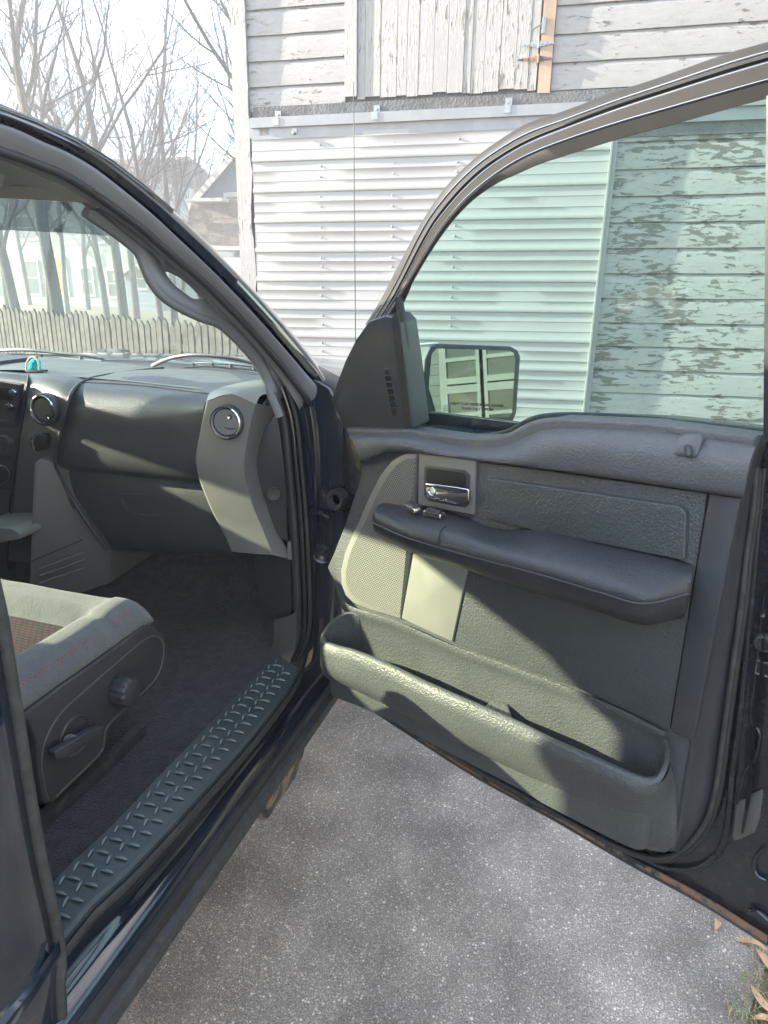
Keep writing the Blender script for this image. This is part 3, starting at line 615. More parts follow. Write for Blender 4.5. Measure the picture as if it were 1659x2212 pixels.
# wall behind pocket: sloping face from the seam down into the pocket
backtop = [(738, 1296), (757, 1309), (800, 1324), (865, 1345), (975, 1393), (1110, 1442), (1250, 1494), (1350, 1537), (1436, 1582)]
backbot = [(712, 1400), (757, 1440), (800, 1470), (865, 1505), (975, 1560), (1110, 1622), (1250, 1690), (1350, 1715), (1436, 1735)]
smoothrails('pocket_back', [Dl(backtop, .062), Dl([(x, y+5) for x, y in backtop], .066), Dl([(x, y+24) for x, y in backtop], .056), Dl([(x, (y+q[1])/2+10) for (x, y), q in zip(backtop, backbot)], .050), Dl(backbot, .050)], M['pocket'], door, n=60, k=16)
lipi = [(776, 1335, .058), (757, 1328, .066), (735, 1337, .08), (716, 1352, .092), (705, 1368, .104), (707, 1379, .110), (734, 1390, .112), (770, 1400, .113), (835, 1424, .114), (929, 1468, .114), (1033, 1514, .114), (1134, 1558, .114), (1180, 1582, .114), (1293, 1632, .112), (1369, 1664, .108), (1400, 1673, .102), (1423, 1665, .088), (1433, 1640, .07), (1434, 1612, .06), (1424, 1598, .056)]
lipo = [(776, 1322, .056), (748, 1320, .070), (724, 1333, .088), (704, 1352, .104), (692, 1376, .118), (694, 1388, .126), (714, 1398, .130), (752, 1406, .132), (822, 1437, .133), (919, 1486, .133), (1020, 1528, .133), (1122, 1571, .133), (1178, 1598, .133), (1288, 1648, .130), (1362, 1681, .124), (1395, 1694, .116), (1424, 1690, .10), (1444, 1650, .08), (1446, 1608, .066), (1434, 1586, .058)]
lm = [((a[0]+b[0])/2, (a[1]+b[1])/2-1, (a[2]+b[2])/2+.003) for a, b in zip(lipi, lipo)]
inner = [(x, y, n-.006) for x, y, n in lipi]
def down(pts, dz, dn): return [D(*p)+EZ*-dz+EN*dn for p in pts]
r_in = [D(*p) for p in lipi]; r_m = [D(*p) for p in lm]; r_o = [D(*p) for p in lipo]
rb = []
smoothrails('pocket_lip', [[p+EZ*-.16-EN*.012 for p in r_in], [p+EZ*-.05-EN*.004 for p in r_in], [p+EZ*-.006 for p in r_in], r_m, [p-EZ*.002 for p in r_o]], M['pocket'], door, n=90, k=20, smooth=70)
F1 = [(692, 1392, .128), (694, 1402, .132), (712, 1412, .135), (752, 1425, .137), (822, 1458, .138), (919, 1507, .138), (1020, 1552, .138), (1122, 1597, .138), (1178, 1622, .138), (1288, 1672, .134), (1362, 1704, .127), (1400, 1716, .112), (1432, 1712, .09), (1458, 1690, .055)]
F0 = [(691, 1382, .122), (694, 1390, .127), (714, 1399, .130), (752, 1408, .132), (822, 1438, .133), (919, 1487, .133), (1020, 1529, .133), (1122, 1572, .133), (1178, 1599, .133), (1288, 1649, .130), (1362, 1682, .124), (1396, 1695, .114), (1428, 1690, .098), (1450, 1655, .055)]
F2 = [(692, 1432, .125), (697, 1450, .130), (716, 1458, .132), (756, 1474, .132), (826, 1508, .130), (922, 1560, .128), (1020, 1607, .124), (1120, 1655, .118), (1178, 1684, .112), (1288, 1745, .098), (1362, 1785, .082), (1400, 1800, .072), (1432, 1802, .062), (1462, 1790, .052)]
F3 = [(700, 1455, .105), (708, 1466, .108), (724, 1474, .108), (760, 1488, .106), (830, 1522, .104), (925, 1576, .10), (1020, 1624, .095), (1120, 1675, .088), (1180, 1712, .08), (1290, 1775, .07), (1362, 1812, .062), (1405, 1828, .056), (1434, 1830, .054), (1458, 1822, .05)]
F4 = [(712, 1462, .05), (722, 1470, .05), (736, 1476, .05), (765, 1489, .05), (835, 1524, .05), (928, 1578, .05), (1022, 1627, .05), (1120, 1680, .05), (1182, 1716, .05), (1292, 1780, .05), (1362, 1818, .05), (1405, 1835, .049), (1434, 1838, .049), (1455, 1830, .049)]
smoothrails('map_pocket', [Dl(F0), Dl(F1), Dl(F2), Dl(F3), Dl(F4)], M['pocket'], door, n=90, k=26, smooth=70)
# pocket floor and divider
fl_a = [p+EZ*-.12-EN*.01 for p in r_in]; fl_b = [p+EZ*-.12 for p in cr(Dl([(x, y, .05) for x, y in backtop]), len(fl_a))]
rails('pocket_floor', [fl_a, [V((a.x, a.y, a.z)) - EN*((a-O).dot(EN)-.048) for a in fl_a]], M['pocket'], door, n=60)
dv = [D(1075, 1525, .055), D(1115, 1548, .06), D(1100, 1575, .11)+EZ*-.02, D(1065, 1555, .11)+EZ*-.02]
slab('pocket_divider', [D(1062, 1508, .050), D(1098, 1518, .050), D(1112, 1560, .085), D(1096, 1570, .104)+EZ*-.012, D(1046, 1548, .104)+EZ*-.012, D(1040, 1530, .085)], EZ*-.05, M['pocket'], door, bev=.006, seg=3)
# clip slot and service sticker under the pocket
slab('sticker', Dl([(808, 1512), (818, 1512), (872, 1540), (866, 1547), (812, 1522)], .006), EN*-.004, M['white'], door, bev=0)
slab('clip_slot', Dl([(1150, 1692), (1192, 1712), (1196, 1728), (1150, 1706)], .051), EN*-.004, M['void'], door)
# sail panel with defroster slot
sail = [(716, 862), (722, 842), (745, 780), (768, 734), (796, 694), (830, 682), (847, 685), (861, 700), (875, 790), (886, 880), (892, 926), (745, 928)]
TN = (EN-EZ*.18).normalized(); TP = O+EN*.0+EZ*1.22
def DT(px, py, off=0): return hit(px, py, TP+TN*off, TN)
def DTl(pts, off=0): return [DT(p[0], p[1], p[2] if len(p) > 2 else off) for p in pts]
slab('sail_panel', fil(DTl(sail, .03), .004), TN*-.05, M['smooth'], door, bev=.006, seg=3)
slab('sail_vent', fil(DTl([(829, 796), (838, 795), (844, 804), (859, 880), (858, 898), (851, 906), (845, 898), (829, 812)], .0315), .006), TN*-.006, M['smooth'], door, bev=.001)
slab('vent_void', fil(DTl([(831, 800), (838, 799), (842, 807), (856, 882), (855, 896), (851, 901), (847, 895), (831, 812)], .032), .005), TN*-.004, M['void'], door)
v, f = join([tube_data([DT(830+k*2.7, 812+k*14, .033), DT(845+k*2.4, 810+k*14, .033)], .0014, 6) for k in range(6)]); mk('vent_louvres', v, f, M['smooth'], door)
tube('glass_run', cr(DTl([(861, 640), (864, 660), (877, 748), (886, 850), (893, 928)], .012), 20), .0085, M['rubber'], door)
rails('division_bar', [DTl([(845, 690), (856, 780), (868, 860), (874, 926)], .031), DTl([(858, 668), (870, 760), (880, 850), (888, 926)], .034), DTl([(862, 668), (874, 760), (884, 850), (892, 926)], .022)], M['rubber'], door, n=20)
# window frame
f0 = [(790, 702), (823, 648), (851, 594), (916, 473), (966, 402), (1025, 344), (1080, 303.5), (1139, 268.6), (1219, 241), (1324, 202), (1429, 167.5), (1568, 118.6), (1659, 92.5), (1760, 66)]
f1 = [(806, 694), (834, 650), (858, 606), (920, 484), (972, 414), (1028, 359), (1084, 319), (1142, 287), (1222, 258), (1330, 218), (1432, 184), (1570, 138), (1659, 112), (1760, 86)]
f2 = [(820, 688), (845, 648), (865, 610), (927, 492), (978, 424), (1032, 369), (1088, 329), (1145, 298), (1224, 267), (1332, 227), (1434, 194), (1571, 150), (1659, 124), (1760, 98)]
f3 = [(826, 686), (850, 648), (870, 612), (932, 497), (984, 430), (1038, 377), (1093, 338), (1150, 307), (1228, 276), (1335, 237), (1436, 204), (1573, 161), (1659, 136), (1760, 110)]
f4 = [(834, 684), (857, 648), (877, 614), (942, 507), (994, 440), (1050, 390), (1104, 353), (1158, 326), (1238, 296), (1342, 262), (1440, 234), (1576, 195), (1659, 172), (1760, 146)]
f5 = [(838, 683), (860, 650), (880, 616), (945, 510), (998, 443), (1054, 393), (1107, 357), (1160, 330), (1240, 300), (1344, 266), (1441, 238), (1577, 199), (1659, 176), (1760, 150)]
f6 = [(860, 672), (876, 645), (896, 600), (955, 506), (1013, 439), (1072, 396), (1115, 376), (1165, 354), (1245, 328), (1348, 296), (1443, 271), (1578, 233), (1659, 211), (1760, 184)]
smoothrails('window_frame', [DTl(f0, -.075), DTl(f0, -.030), DTl(f1, -.022)], M['frame'], door, n=90, k=8, smooth=60)
smoothrails('frame_seal', [DTl(f1, -.024), DTl(f2, -.008), DTl([( (a[0]+b[0])/2, (a[1]+b[1])/2) for a, b in zip(f2, f3)], -.014), DTl(f3, .0)], M['frame'], door, n=90, k=12, smooth=60)
rails('frame_trim', [DTl(f3, -.006), DTl([(x+1, y+1) for x, y in f3], .008), DTl(f4, .0085)], M['frame'], door, n=90)
rails('frame_face', [DTl(f4, .010), DTl(f5, .012), DTl(f6, .007), DTl([(x+1, y+1) for x, y in f6], -.012), DTl([(x-3, y-4) for x, y in f6], -.05)], M['frame'], door, n=90)
tube('frame_bead', cr(DTl(f4, .013), 80), .0012, M['satin'], door, 6); tube('frame_gleam', cr(DTl(f1, -.020), 80), .0014, M['satin'], door, 6); tube('frame_gleam', cr(DTl(f3, .003), 80), .0012, M['satin'], door, 6)  # gleam tubes are bright satin lines added to draw the frame's glints
slab('frame_post', DTl([(1651, 205), (1740, 180), (1735, 960), (1645, 948)], .012), TN*-.07, M['rubber'], door, bev=.006)
# window glass
gl = [(866, 668), (880, 640), (900, 595), (958, 500), (1016, 434), (1075, 390), (1118, 370), (1168, 349), (1248, 322), (1350, 291), (1445, 266), (1580, 228), (1665, 205), (1658, 945), (1400, 920), (1200, 915), (1140, 935), (1080, 955), (1000, 955), (894, 936)]
slab('window_glass', DTl(gl, -.022), TN*-.004, M['winglass'], door, smooth=0)
# latch hardware on the rear jamb
slab('latch', fil(Dl([(1632, 1424), (1664, 1432), (1660, 1466), (1628, 1456)], .012), .003), EN*-.012, M['satin'], door, bev=.002)
slab('latch_void', fil(Dl([(1637, 1430), (1664, 1437), (1660, 1460), (1633, 1452)], .0135), .002), EN*-.008, M['void'], door)
slab('latch_glint', fil(Dl([(1655, 1312), (1690, 1300), (1690, 1340), (1640, 1333), (1644, 1325)], .010), .004), EN*-.01, M['satin'], door, bev=.003)  # bright satin piece that draws a white highlight on the rear jamb
v, f = lathe_data(D(1652, 1388, .006), EN, [(.0001, .002), (.008, .003), (.009, .008), (.013, .007), (.015, 0)], 20); mk('bumper_stop', v, f, M['rubber2'], door)
slab('access_panel', fil(Dl([(1592, 1735), (1650, 1700), (1640, 1770), (1630, 1798), (1580, 1822)], .004), .006), EN*-.004, M['stackgrey'], door, bev=.001)
shellbead('rear_bead', [(1700, 1180), (1668, 1240), (1652, 1290), (1645, 1340), (1630, 1480), (1622, 1560), (1640, 1580), (1628, 1640), (1608, 1668), (1600, 1700), (1592, 1735)], .003, M['paint_in'], .003)
v, f = tube_data(cr([D(x, y, .003) for x, y in ((1650, 1832), (1634, 1850), (1628, 1872), (1636, 1892), (1655, 1902))], 16), .0035, 8); mk('drain_grommet', v, f, M['paint'], door)
tube('weld_step', cr(Dl([(1620, 1968), (1640, 1972), (1662, 1990), (1690, 1998)], .003), 12), .006, M['paint'], door)
# mirror : stands outside the door, faces rearwards
MA = R(8); _d = (L3(.18, -.22, 1.30)-CAM).normalized(); MNv = (V((.90, -.36, .06)).normalized()-_d).normalized(); MP = L3(.16, -.26, 1.25)
def MR(px, py, off=0): return hit(px, py, MP+MNv*off, MNv)
mg = [(943, 753), (1100, 757), (1109, 762), (1113, 773), (1106, 893), (1097, 901), (955, 904), (944, 896), (926, 838), (932, 765)]
mh = [(943, 742), (1105, 748), (1120, 756), (1126, 770), (1117, 893), (1108, 914), (1088, 922), (955, 924), (925, 912), (912, 850), (918, 775), (930, 748)]
mhl = fil([MR(*p, -.0) for p in mh], .008)
slab('mirror_housing', mhl, MNv*-.10, M['rubber'], door, bev=.010, seg=3)
mc = MR(1030, 830, -.1)
slab('mirror_cap', fil([MR(x, y, -.05) for x, y in ((950, 738), (925, 742), (903, 756), (889, 780), (886, 808), (905, 800), (950, 800))], .01), MNv*-.07, M['capsilver'], door, bev=.010, seg=4)
M['mirror'] = mat('mirror_silver', (.16, .18, .17), .01, metal=1, var=0)
mr_o = slab('mirror_glass', fil([MR(*p, .0015) for p in mg], .006), MNv*-.004, M['mirror'], door)
slab('mirror_arm', [MR(*p, -.02) for p in ((930, 838), (920, 915), (905, 919), (880, 905), (880, 826), (915, 823))], MNv*-.06, M['rubber'], door, bev=.008, seg=3)
def text(name, body, size, loc, ex, ey, m, parent, th=.0002):
    cu = bpy.data.curves.new(name, 'FONT'); cu.body = body; cu.size = size; cu.extrude = th; cu.align_x = 'LEFT'
    o = bpy.data.objects.new(name, cu); C.objects.link(o); ez = V(ex).cross(V(ey)).normalized(); ex = V(ex).normalized(); ey = ez.cross(ex)
    o.matrix_world = Matrix(((ex.x, ey.x, ez.x, loc[0]), (ex.y, ey.y, ez.y, loc[1]), (ex.z, ey.z, ez.z, loc[2]), (0, 0, 0, 1)))
    dg = bpy.context.evaluated_depsgraph_get(); me = bpy.data.meshes.new_from_object(o.evaluated_get(dg)); me.transform(o.matrix_world); bpy.data.objects.remove(o)
    return fin(name, me, m, parent, 0)
mxr = (MR(1100, 892)-MR(970, 886)).normalized(); myr = MNv.cross(mxr).normalized()
text('mirror_lettering', 'OBJECTS IN MIRROR ARE CLOSER', .0100, MR(972, 874, .0024), mxr, myr, M['void'], door)
text('mirror_lettering', 'THAN THEY APPEAR', .0100, MR(996, 885, .0024), mxr, myr, M['void'], door)
v, f = join([tube_data([MR(x, 878, .002), MR(x, 888, .002)], .0005, 5) for x in (962, 966, 970)]+[tube_data([MR(959, 890, .002), MR(959, 876, .002), MR(973, 876, .002), MR(973, 890, .002)], .0005, 5)]); mk('heat_symbol', v, f, M['void'], door)
# ---- hinge pillar (jamb) ----------------------------------------------
JY = 1.53
jl = [wy(*p, JY) for p in ((640, 800), (712, 838), (760, 930), (785, 1000), (760, 1110), (740, 1300), (720, 1470), (700, 1500), (640, 1470), (648, 1380), (662, 1250), (662, 1100), (655, 950), (640, 850))]
slab('hinge_pillar', jl, V((0, .12, 0)), M['paint'], T, bev=.004)
rails('pillar_edge', [[wy(*p, JY-.012) for p in ((640, 830), (662, 900), (672, 1000), (674, 1150), (672, 1300), (668, 1400), (655, 1455))], [wy(*p, JY-.014) for p in ((655, 830), (672, 900), (682, 1000), (684, 1150), (682, 1300), (676, 1410), (660, 1470))], [wy(*p, JY-.002) for p in ((660, 830), (676, 900), (687, 1000), (690, 1150), (688, 1300), (684, 1420), (668, 1482))]], M['paint'], T, n=30)
v, f = lathe_data(wy(725, 1080, JY-.03), (-.3, -1, .1), [(.012, -.004), (.016, .004), (.024, .006), (.027, 0), (.028, -.02)], 28); mk('wiring_boot', v, f, M['rubber'], T)
v, f = lathe_data(wy(697, 1196, JY-.004), (.3, -1, 0), [(.0001, .012), (.010, .014), (.013, .008), (.016, .010), (.019, .004), (.024, .006), (.028, 0), (.03, -.01)], 28); mk('harness_grommet', v, f, M['paint_in'], T)
for q in ((680, 1086), (682, 1131)):
    v, f = lathe_data(wy(*q, JY-.004), (.1, -1, 0), [(.0001, .008), (.004, .0075), (.0065, .004), (.0085, .002), (.0085, -.004)], 12); mk('hinge_bolt', v, f, M['bolt'], T)
tube('check_strap', cr([wy(672, 1108, JY-.002), wy(684, 1106, JY-.012), wy(700, 1112, JY-.02), wy(714, 1120, JY-.03)], 12), [.010]*4+[.006]*8, M['paint_in'], T, 8)
slab('hinge_leaf', fil([wy(*p, JY-.006) for p in ((694, 1050), (716, 1040), (716, 1180), (694, 1185))], .004), V((0, .01, 0)), M['paint'], T, bev=.003)
# door opening seal (front, lower corner)
sl1 = [(592, 845), (610, 900), (622, 1000), (632, 1120), (640, 1250), (644, 1350), (636, 1410), (612, 1445), (560, 1505), (470, 1600)]
def JJ(p, off): 
    t = min(max((p[1]-1330)/100, 0), 1); return wy(p[0], p[1], 1.50+off)*(1-t)+wx(p[0], p[1], -.70-off)*t if False else wy(p[0], p[1], 1.50+off)
for k, (dx, r, m) in enumerate(((0, .010, 'rubber'), (16, .006, 'paint'), (27, .005, 'rubber'))):
    pts = [(592+dx, 835), (612+dx, 900), (624+dx, 1000), (634+dx, 1120), (641+dx, 1250), (643+dx, 1340), (640+dx*.8, 1385), (628+dx*.6, 1425)]
    tube('door_opening_seal', cr([wy(x, y, JY-.03) for x, y in pts], 50), r, M[m], T, 8)
rails('jamb_return', [[wy(x, y, 1.52) for x, y in ((575, 830), (598, 900), (612, 1000), (622, 1120), (628, 1250), (628, 1340), (618, 1400), (590, 1440))], [wy(x, y, JY-.02) for x, y in ((600, 830), (620, 900), (632, 1000), (642, 1120), (648, 1250), (650, 1340), (644, 1395), (628, 1440))], [wy(x, y, JY-.005) for x, y in ((650, 830), (668, 900), (680, 1000), (686, 1120), (688, 1250), (686, 1340), (684, 1400), (668, 1470))]], M['paint'], T, n=40)
# ---- rocker, sill, sill plate -----------------------------------------
plo = [(140, 2012), (190, 1950), (254, 1893), (330, 1815), (420, 1718), (508, 1622), (580, 1535), (632, 1462), (641, 1440)]
pli = [(92, 1935), (131, 1887), (243, 1782), (330, 1690), (420, 1598), (500, 1515), (571, 1438), (590, 1425), (600, 1420)]
SZ = .60
so_ = [wz(x, y, SZ) for x, y in plo]; si_ = [wz(x, y, SZ+.004) for x, y in pli]
# extend rearwards under the rear door
so_ = [so_[0]+V((-.005, -1.2, 0)), so_[0]+V((0, -.06, 0))]+so_; si_ = [si_[0]+V((0, -1.2, 0)), si_[0]+V((0, -.06, 0))]+si_
plate = rails('sill_plate', [[p-V((0, 0, .02)) for p in si_], si_, so_, [p+V((.006, 0, -.004)) for p in so_], [p+V((.008, 0, -.018)) for p in so_]], M['sill'], T, n=60, smooth=30)
# raised tread bars
def at(a, b, t, s):
    i = t*(len(a)-1); k = min(int(i), len(a)-2); fa = i-k; pa = a[k].lerp(a[k+1], fa); pb = b[k].lerp(b[k+1], fa); return pa.lerp(pb, s)
ca = cr(so_[2:], 60); cb_ = cr(si_[2:], 60); pr = []
nb = 25
for i in range(nb):
    for lane in (0, 1):
        t = .012+(i+.5*lane)/nb*.965
        if t > .985: continue
        for typ in (0, 1):
            tt = t+(.5/nb if typ else 0); s = .24+.42*lane if typ == 0 else .42+.42*lane
            if tt > .985 or s > .93: continue
            c = at(ca, cb_, tt, s)+V((0, 0, .0012)); ax = (V((1, .12, 0)) if typ == 0 else V((-.25, 1, 0))).normalized(); l = .0115 if typ == 0 else .0095
            path = [c-ax*l, c-ax*l*.6+V((0, 0, .0018)), c+V((0, 0, .0026)), c+ax*l*.6+V((0, 0, .0018)), c+ax*l]; pr.append(tube_data(path, [.0010, .0024, .0026, .0024, .0010], 8))
v, f = join(pr); mk('tread_bars', v, f, mat('tread_bar_plastic', (.13, .16, .165), .22, var=.1, dust=.15), plate)  # bars paler than the sill, sky reflection put into their colour
# metal lip and seal next to the plate
def off(pts, dx, dz): return [p+V((dx, 0, dz)) for p in pts]
rails('sill_lip', [off(so_, .006, -.016), off(so_, .012, -.009), off(so_, .015, -.012), off(so_, .016, -.022), off(so_, .012, -.030)], M['rubber'], T, n=60)
r0 = [V((-.63, -2.2, .46)), V((-.640, .586, .46)), V((-.648, 1.1, .46)), V((-.655, 1.575, .46))]
def rk(x, z): return [V((x, -2.2, z)), V((x, .586, z)), V((x-.006, 1.1, z)), V((x-.012, 1.575, z))]
def byY(path, ys):
    P_ = sorted(cr(path, 200), key=lambda p: p.y); o_ = []
    for y in ys:
        k = 0
        while k < len(P_)-2 and P_[k+1].y < y: k += 1
        t = (y-P_[k].y)/max(P_[k+1].y-P_[k].y, 1e-6); t = min(max(t, 0), 1); q = P_[k].lerp(P_[k+1], t); o_.append(V((min(q.x, -.672), y, q.z)))
    return o_
YS = [-.6+2.12*i/40 for i in range(41)]+[1.575]
sy = byY(so_, YS)
def rkx(x, z): return [V((x-.006*max(0, y-.586), y, z)) for y in YS]
rails('rocker_panel', [off(sy, .008, -.020), off(sy, .008, -.05), [V((max(p.x-.004, -.705), p.y, .520)) for p in sy], rkx(-.672, .515), rkx(-.668, .512), rkx(-.664, .514), rkx(-.648, .509), rkx(-.638, .503), rkx(-.634, .496)], M['paint'], T, n=60, smooth=40)
rails('rocker_seal', [rk(-.634, .499), rk(-.624, .498), rk(-.622, .478), rk(-.626, .470)], M['rubber'], T, n=30)
rails('rocker_lower', [rk(-.626, .472), rk(-.612, .466), rk(-.612, .440), rk(-.64, .40), rk(-.75, .38)], M['rubber2'], T, n=30)
slab('frame_bracket', [V((-.64, 1.16, .40)), V((-.64, 1.36, .40)), V((-.66, 1.34, .32)), V((-.67, 1.20, .30))], V((-.12, 0, 0)), M['rust'], T, bev=.01)
# carpet and floor
cp = []
nx, ny = 60, 60; vs = []; fs = []
for i in range(nx+1):
    for j in range(ny+1):
        x = -2.55+(1.79)*i/nx; y = -.2+2.3*j/ny; z = .545+.012*noise.noise(V((x*4, y*4, 0)))+.03*max(0, (x+.86)/.1)+max(0, (y-1.75))*.75
        if abs(x+1.65) < .22: z += .10*math.cos((x+1.65)/.22*math.pi/2)**.5
        vs.append(V((x, y, z)))
for i in range(nx):
    for j in range(ny): a = i*(ny+1)+j; fs.append((a, a+1, a+ny+2, a+ny+1))
mk('carpet', vs, fs, M['carpet'], T, smooth=80)
# kick panel inside, below the dash end
kp = [[wy(x, y, q) for x, y, q in r] for r in (((545, 1195, 1.60), (560, 1290, 1.62), (578, 1370, 1.60), (560, 1425, 1.52)), ((600, 1205, 1.56), (606, 1290, 1.57), (612, 1370, 1.55), (596, 1424, 1.47)), ((632, 1205, 1.52), (636, 1290, 1.53), (636, 1370, 1.51), (622, 1430, 1.46)))]
smoothrails('kick_panel', kp, M['smooth'], T, n=30, k=12)
rails('sill_scuff_end', [[wy(x, y, 1.50) for x, y in ((592, 1340), (590, 1390), (570, 1432))], [wy(x, y, 1.47) for x, y in ((625, 1330), (622, 1390), (604, 1436))], [wy(x, y, 1.46) for x, y in ((640, 1320), (638, 1395), (618, 1448))]], M['plastic'], T, n=20)
# firewall
v, f = join([bx(-2.55, -.72, 2.1, 2.14, .4, 1.2)]); mk('firewall', v, f, M['carpet'], T)
slab('hvac_duct', fil([wy(*p, 1.72) for p in ((386, 1186), (462, 1190), (415, 1202), (388, 1206))], .004), V((0, .05, 0)), M['stackgrey'], T, bev=.003)
# ---- A pillar and roof --------------------------------------------------
BP0 = V((-.66, 0, 1.26)); BPN = V((1, 0, .35)).normalized()
def AP(px, py, off): return hit(px, py, BP0-BPN*off, BPN)
def APl(pts, off): return [AP(p[0], p[1], off) if p[1] < 880 else wy(p[0], p[1], JY+.02+off*.3) for p in pts]
s0 = [(-60, 218), (0, 231), (34, 245), (99, 272), (151, 297), (210, 330), (263, 367), (344, 432), (400, 482), (470, 549), (550, 632), (620, 710), (680, 784), (713, 838), (722, 885), (726, 950)]
s0b = [(-60, 232), (0, 247), (34, 259), (99, 288), (150, 314), (206, 350), (256, 388), (334, 450), (392, 504), (462, 570), (540, 650), (608, 726), (668, 798), (704, 848), (711, 885), (714, 950)]
s0b = [((a[0]*1.3+b[0])/2.3, (a[1]*1.3+b[1])/2.3) for a, b in zip(s0b, [(-60, 252), (0, 267), (40, 281), (92, 306), (142, 327), (200, 360), (248, 396), (326, 460), (384, 514), (454, 580), (532, 660), (600, 736), (660, 806), (696, 852), (703, 890), (707, 950)])]
s1 = [(-60, 252), (0, 267), (40, 281), (92, 306), (142, 327), (200, 360), (248, 396), (326, 460), (384, 514), (454, 580), (532, 660), (600, 736), (660, 806), (696, 852), (703, 890), (707, 950)]
s2 = [(-60, 296), (0, 322), (40, 335), (85, 352), (130, 370), (180, 398), (226, 430), (312, 494), (370, 546), (432, 598), (505, 668), (575, 745), (630, 810), (668, 862), (676, 895), (682, 950)]
s2b = [(-60, 304), (0, 330), (40, 343), (83, 360), (128, 378), (176, 405), (222, 437), (307, 500), (365, 552), (427, 604), (499, 674), (569, 751), (624, 818), (660, 868), (666, 900), (671, 950)]
s3 = [(-60, 322), (0, 345), (35, 358), (75, 374), (118, 394), (165, 419), (212, 447), (302, 510), (359, 562), (420, 614), (491, 684), (560, 759), (612, 826), (643, 878), (650, 910), (656, 955)]
def mid(a, b, t): return [(p[0]*(1-t)+q[0]*t, p[1]*(1-t)+q[1]*t) for p, q in zip(a, b)]
smoothrails('windshield_pillar', [APl([(x+3, y-2) for x, y in s0], .06), APl(s0, .004), APl(mid(s0, s0b, .5), 0), APl(s0b, .010)], M['paint'], T, n=80, k=12)
rails('drip_channel', [APl(s0b, .010), APl(s0b, .022), APl(s1, .020), APl(s1, .012)], M['paint_in'], T, n=80, smooth=30)
smoothrails('pillar_jamb', [APl(s1, .012), APl(mid(s1, s2, .06), .010), APl(mid(s1, s2, .5), .020), APl(s2, .034)], M['pillar'], T, n=80, k=12)
tube('pillar_seal', cr(APl(mid(s2, s2b, .5), .036), 80), .007, M['rubber'], T, 8)
rails('pillar_seal_base', [APl(s2, .040), APl(s2b, .046), APl(s3, .060)], M['pillar'], T, n=80, smooth=60)
# interior pillar trim with the grab handle opening
inn = [(185, 458), (216, 479), (250, 503), (276, 523), (300, 545), (312, 573), (320, 594), (330, 612), (346, 633), (368, 652), (394, 667), (430, 684), (476, 702), (519, 741), (555, 784), (577, 822), (585, 850), (605, 900)]
oval = [(349, 586), (358, 580), (375, 586), (394, 597), (410, 610), (423, 622), (434, 636), (438, 645), (434, 652), (415, 651), (400, 643), (387, 633), (373, 623), (362, 612), (352, 598)]
ct = [(200, 452), (250, 494), (300, 534), (335, 565)]; cb2 = [(470, 686), (520, 727), (562, 776), (592, 832), (622, 885), (640, 950)]
ova = [(347, 588), (352, 598), (362, 612), (373, 623), (387, 633), (400, 643), (415, 651), (434, 653)]; ovb = [(349, 583), (358, 580), (375, 586), (394, 597), (410, 610), (423, 622), (434, 636), (439, 648)]
for nm, ra, rb2 in (('pillar_trim', inn+[(622, 955)], ct+ova+cb2), ('pillar_trim', ct+ovb+cb2, [(185, 437)]+s3[6:])):
    rails(nm, [APl(ra, .086), APl(rb2, .084)], M['pillar'], T, n=110, thick=.02)
tube('grab_handle_rim', cr([AP(x, y, .083) for x, y in oval], 50, closed=True)+[AP(349, 586, .083)], .006, M['pillar'], T, 8)
tube('pillar_trim_edge', cr([AP(x, y, .088) for x, y in inn], 60), .010, M['pillar'], T, 8)
# roof skin and headliner
rs = cr(APl(s0, .0), 40)[:26]
rr_ = [V((-2.62, p.y, p.z)) for p in rs]; rmid = [V((-1.64, p.y+.06, p.z+.07)) for p in rs]
rq = [V((p.x-.35, p.y+.02, p.z+.045)) for p in rs]; rq2 = [V((-2.3, p.y+.02, p.z+.045)) for p in rs]
rr0 = [V((q[0].x, -.9, q[0].z+.03)) for q in (rs, rq, rmid, rq2, rr_)]
def rext(r, e): return [e]+r
rl_ = [rext(a, b) for a, b in zip((rs, rq, rmid, rq2, rr_), rr0)]
HC = [p.y for p in rs]
# keep only the part behind the windshield header
hy = 1.14
rl_ = [[p for p in r if p.y < hy+.03] for r in rl_]
rails('roof', rl_, M['paint'], T, n=30, thick=.01)
hl = []
lin = cr(APl(s3, .068), 60); lin = [p for p in lin if p.y < 1.08]
lin = [V((lin[0].x, -.9, lin[0].z+.03))]+lin
hl = [lin]+[[V((p.x+(q-p.x)*1.0, p.y+.03*math.sin((q+.8)/-1.7*math.pi), p.z+h)) for p in lin] for q, h in ((-1.0, .03), (-1.3, .045), (-1.64, .05), (-2.0, .045), (-2.3, .03), (-2.52, -.02))]
rails('headliner', hl, M['liner'], T, n=30, smooth=80)
hp = wy(190, 459, 1.07); 
slab('sun_visor', fil([V((-.98, 1.0, 1.640)), V((-1.52, 1.04, 1.655)), V((-1.52, .86, 1.70)), V((-1.00, .84, 1.685))], .03), V((0, .01, .022)), M['liner'], T, bev=.008, seg=3)
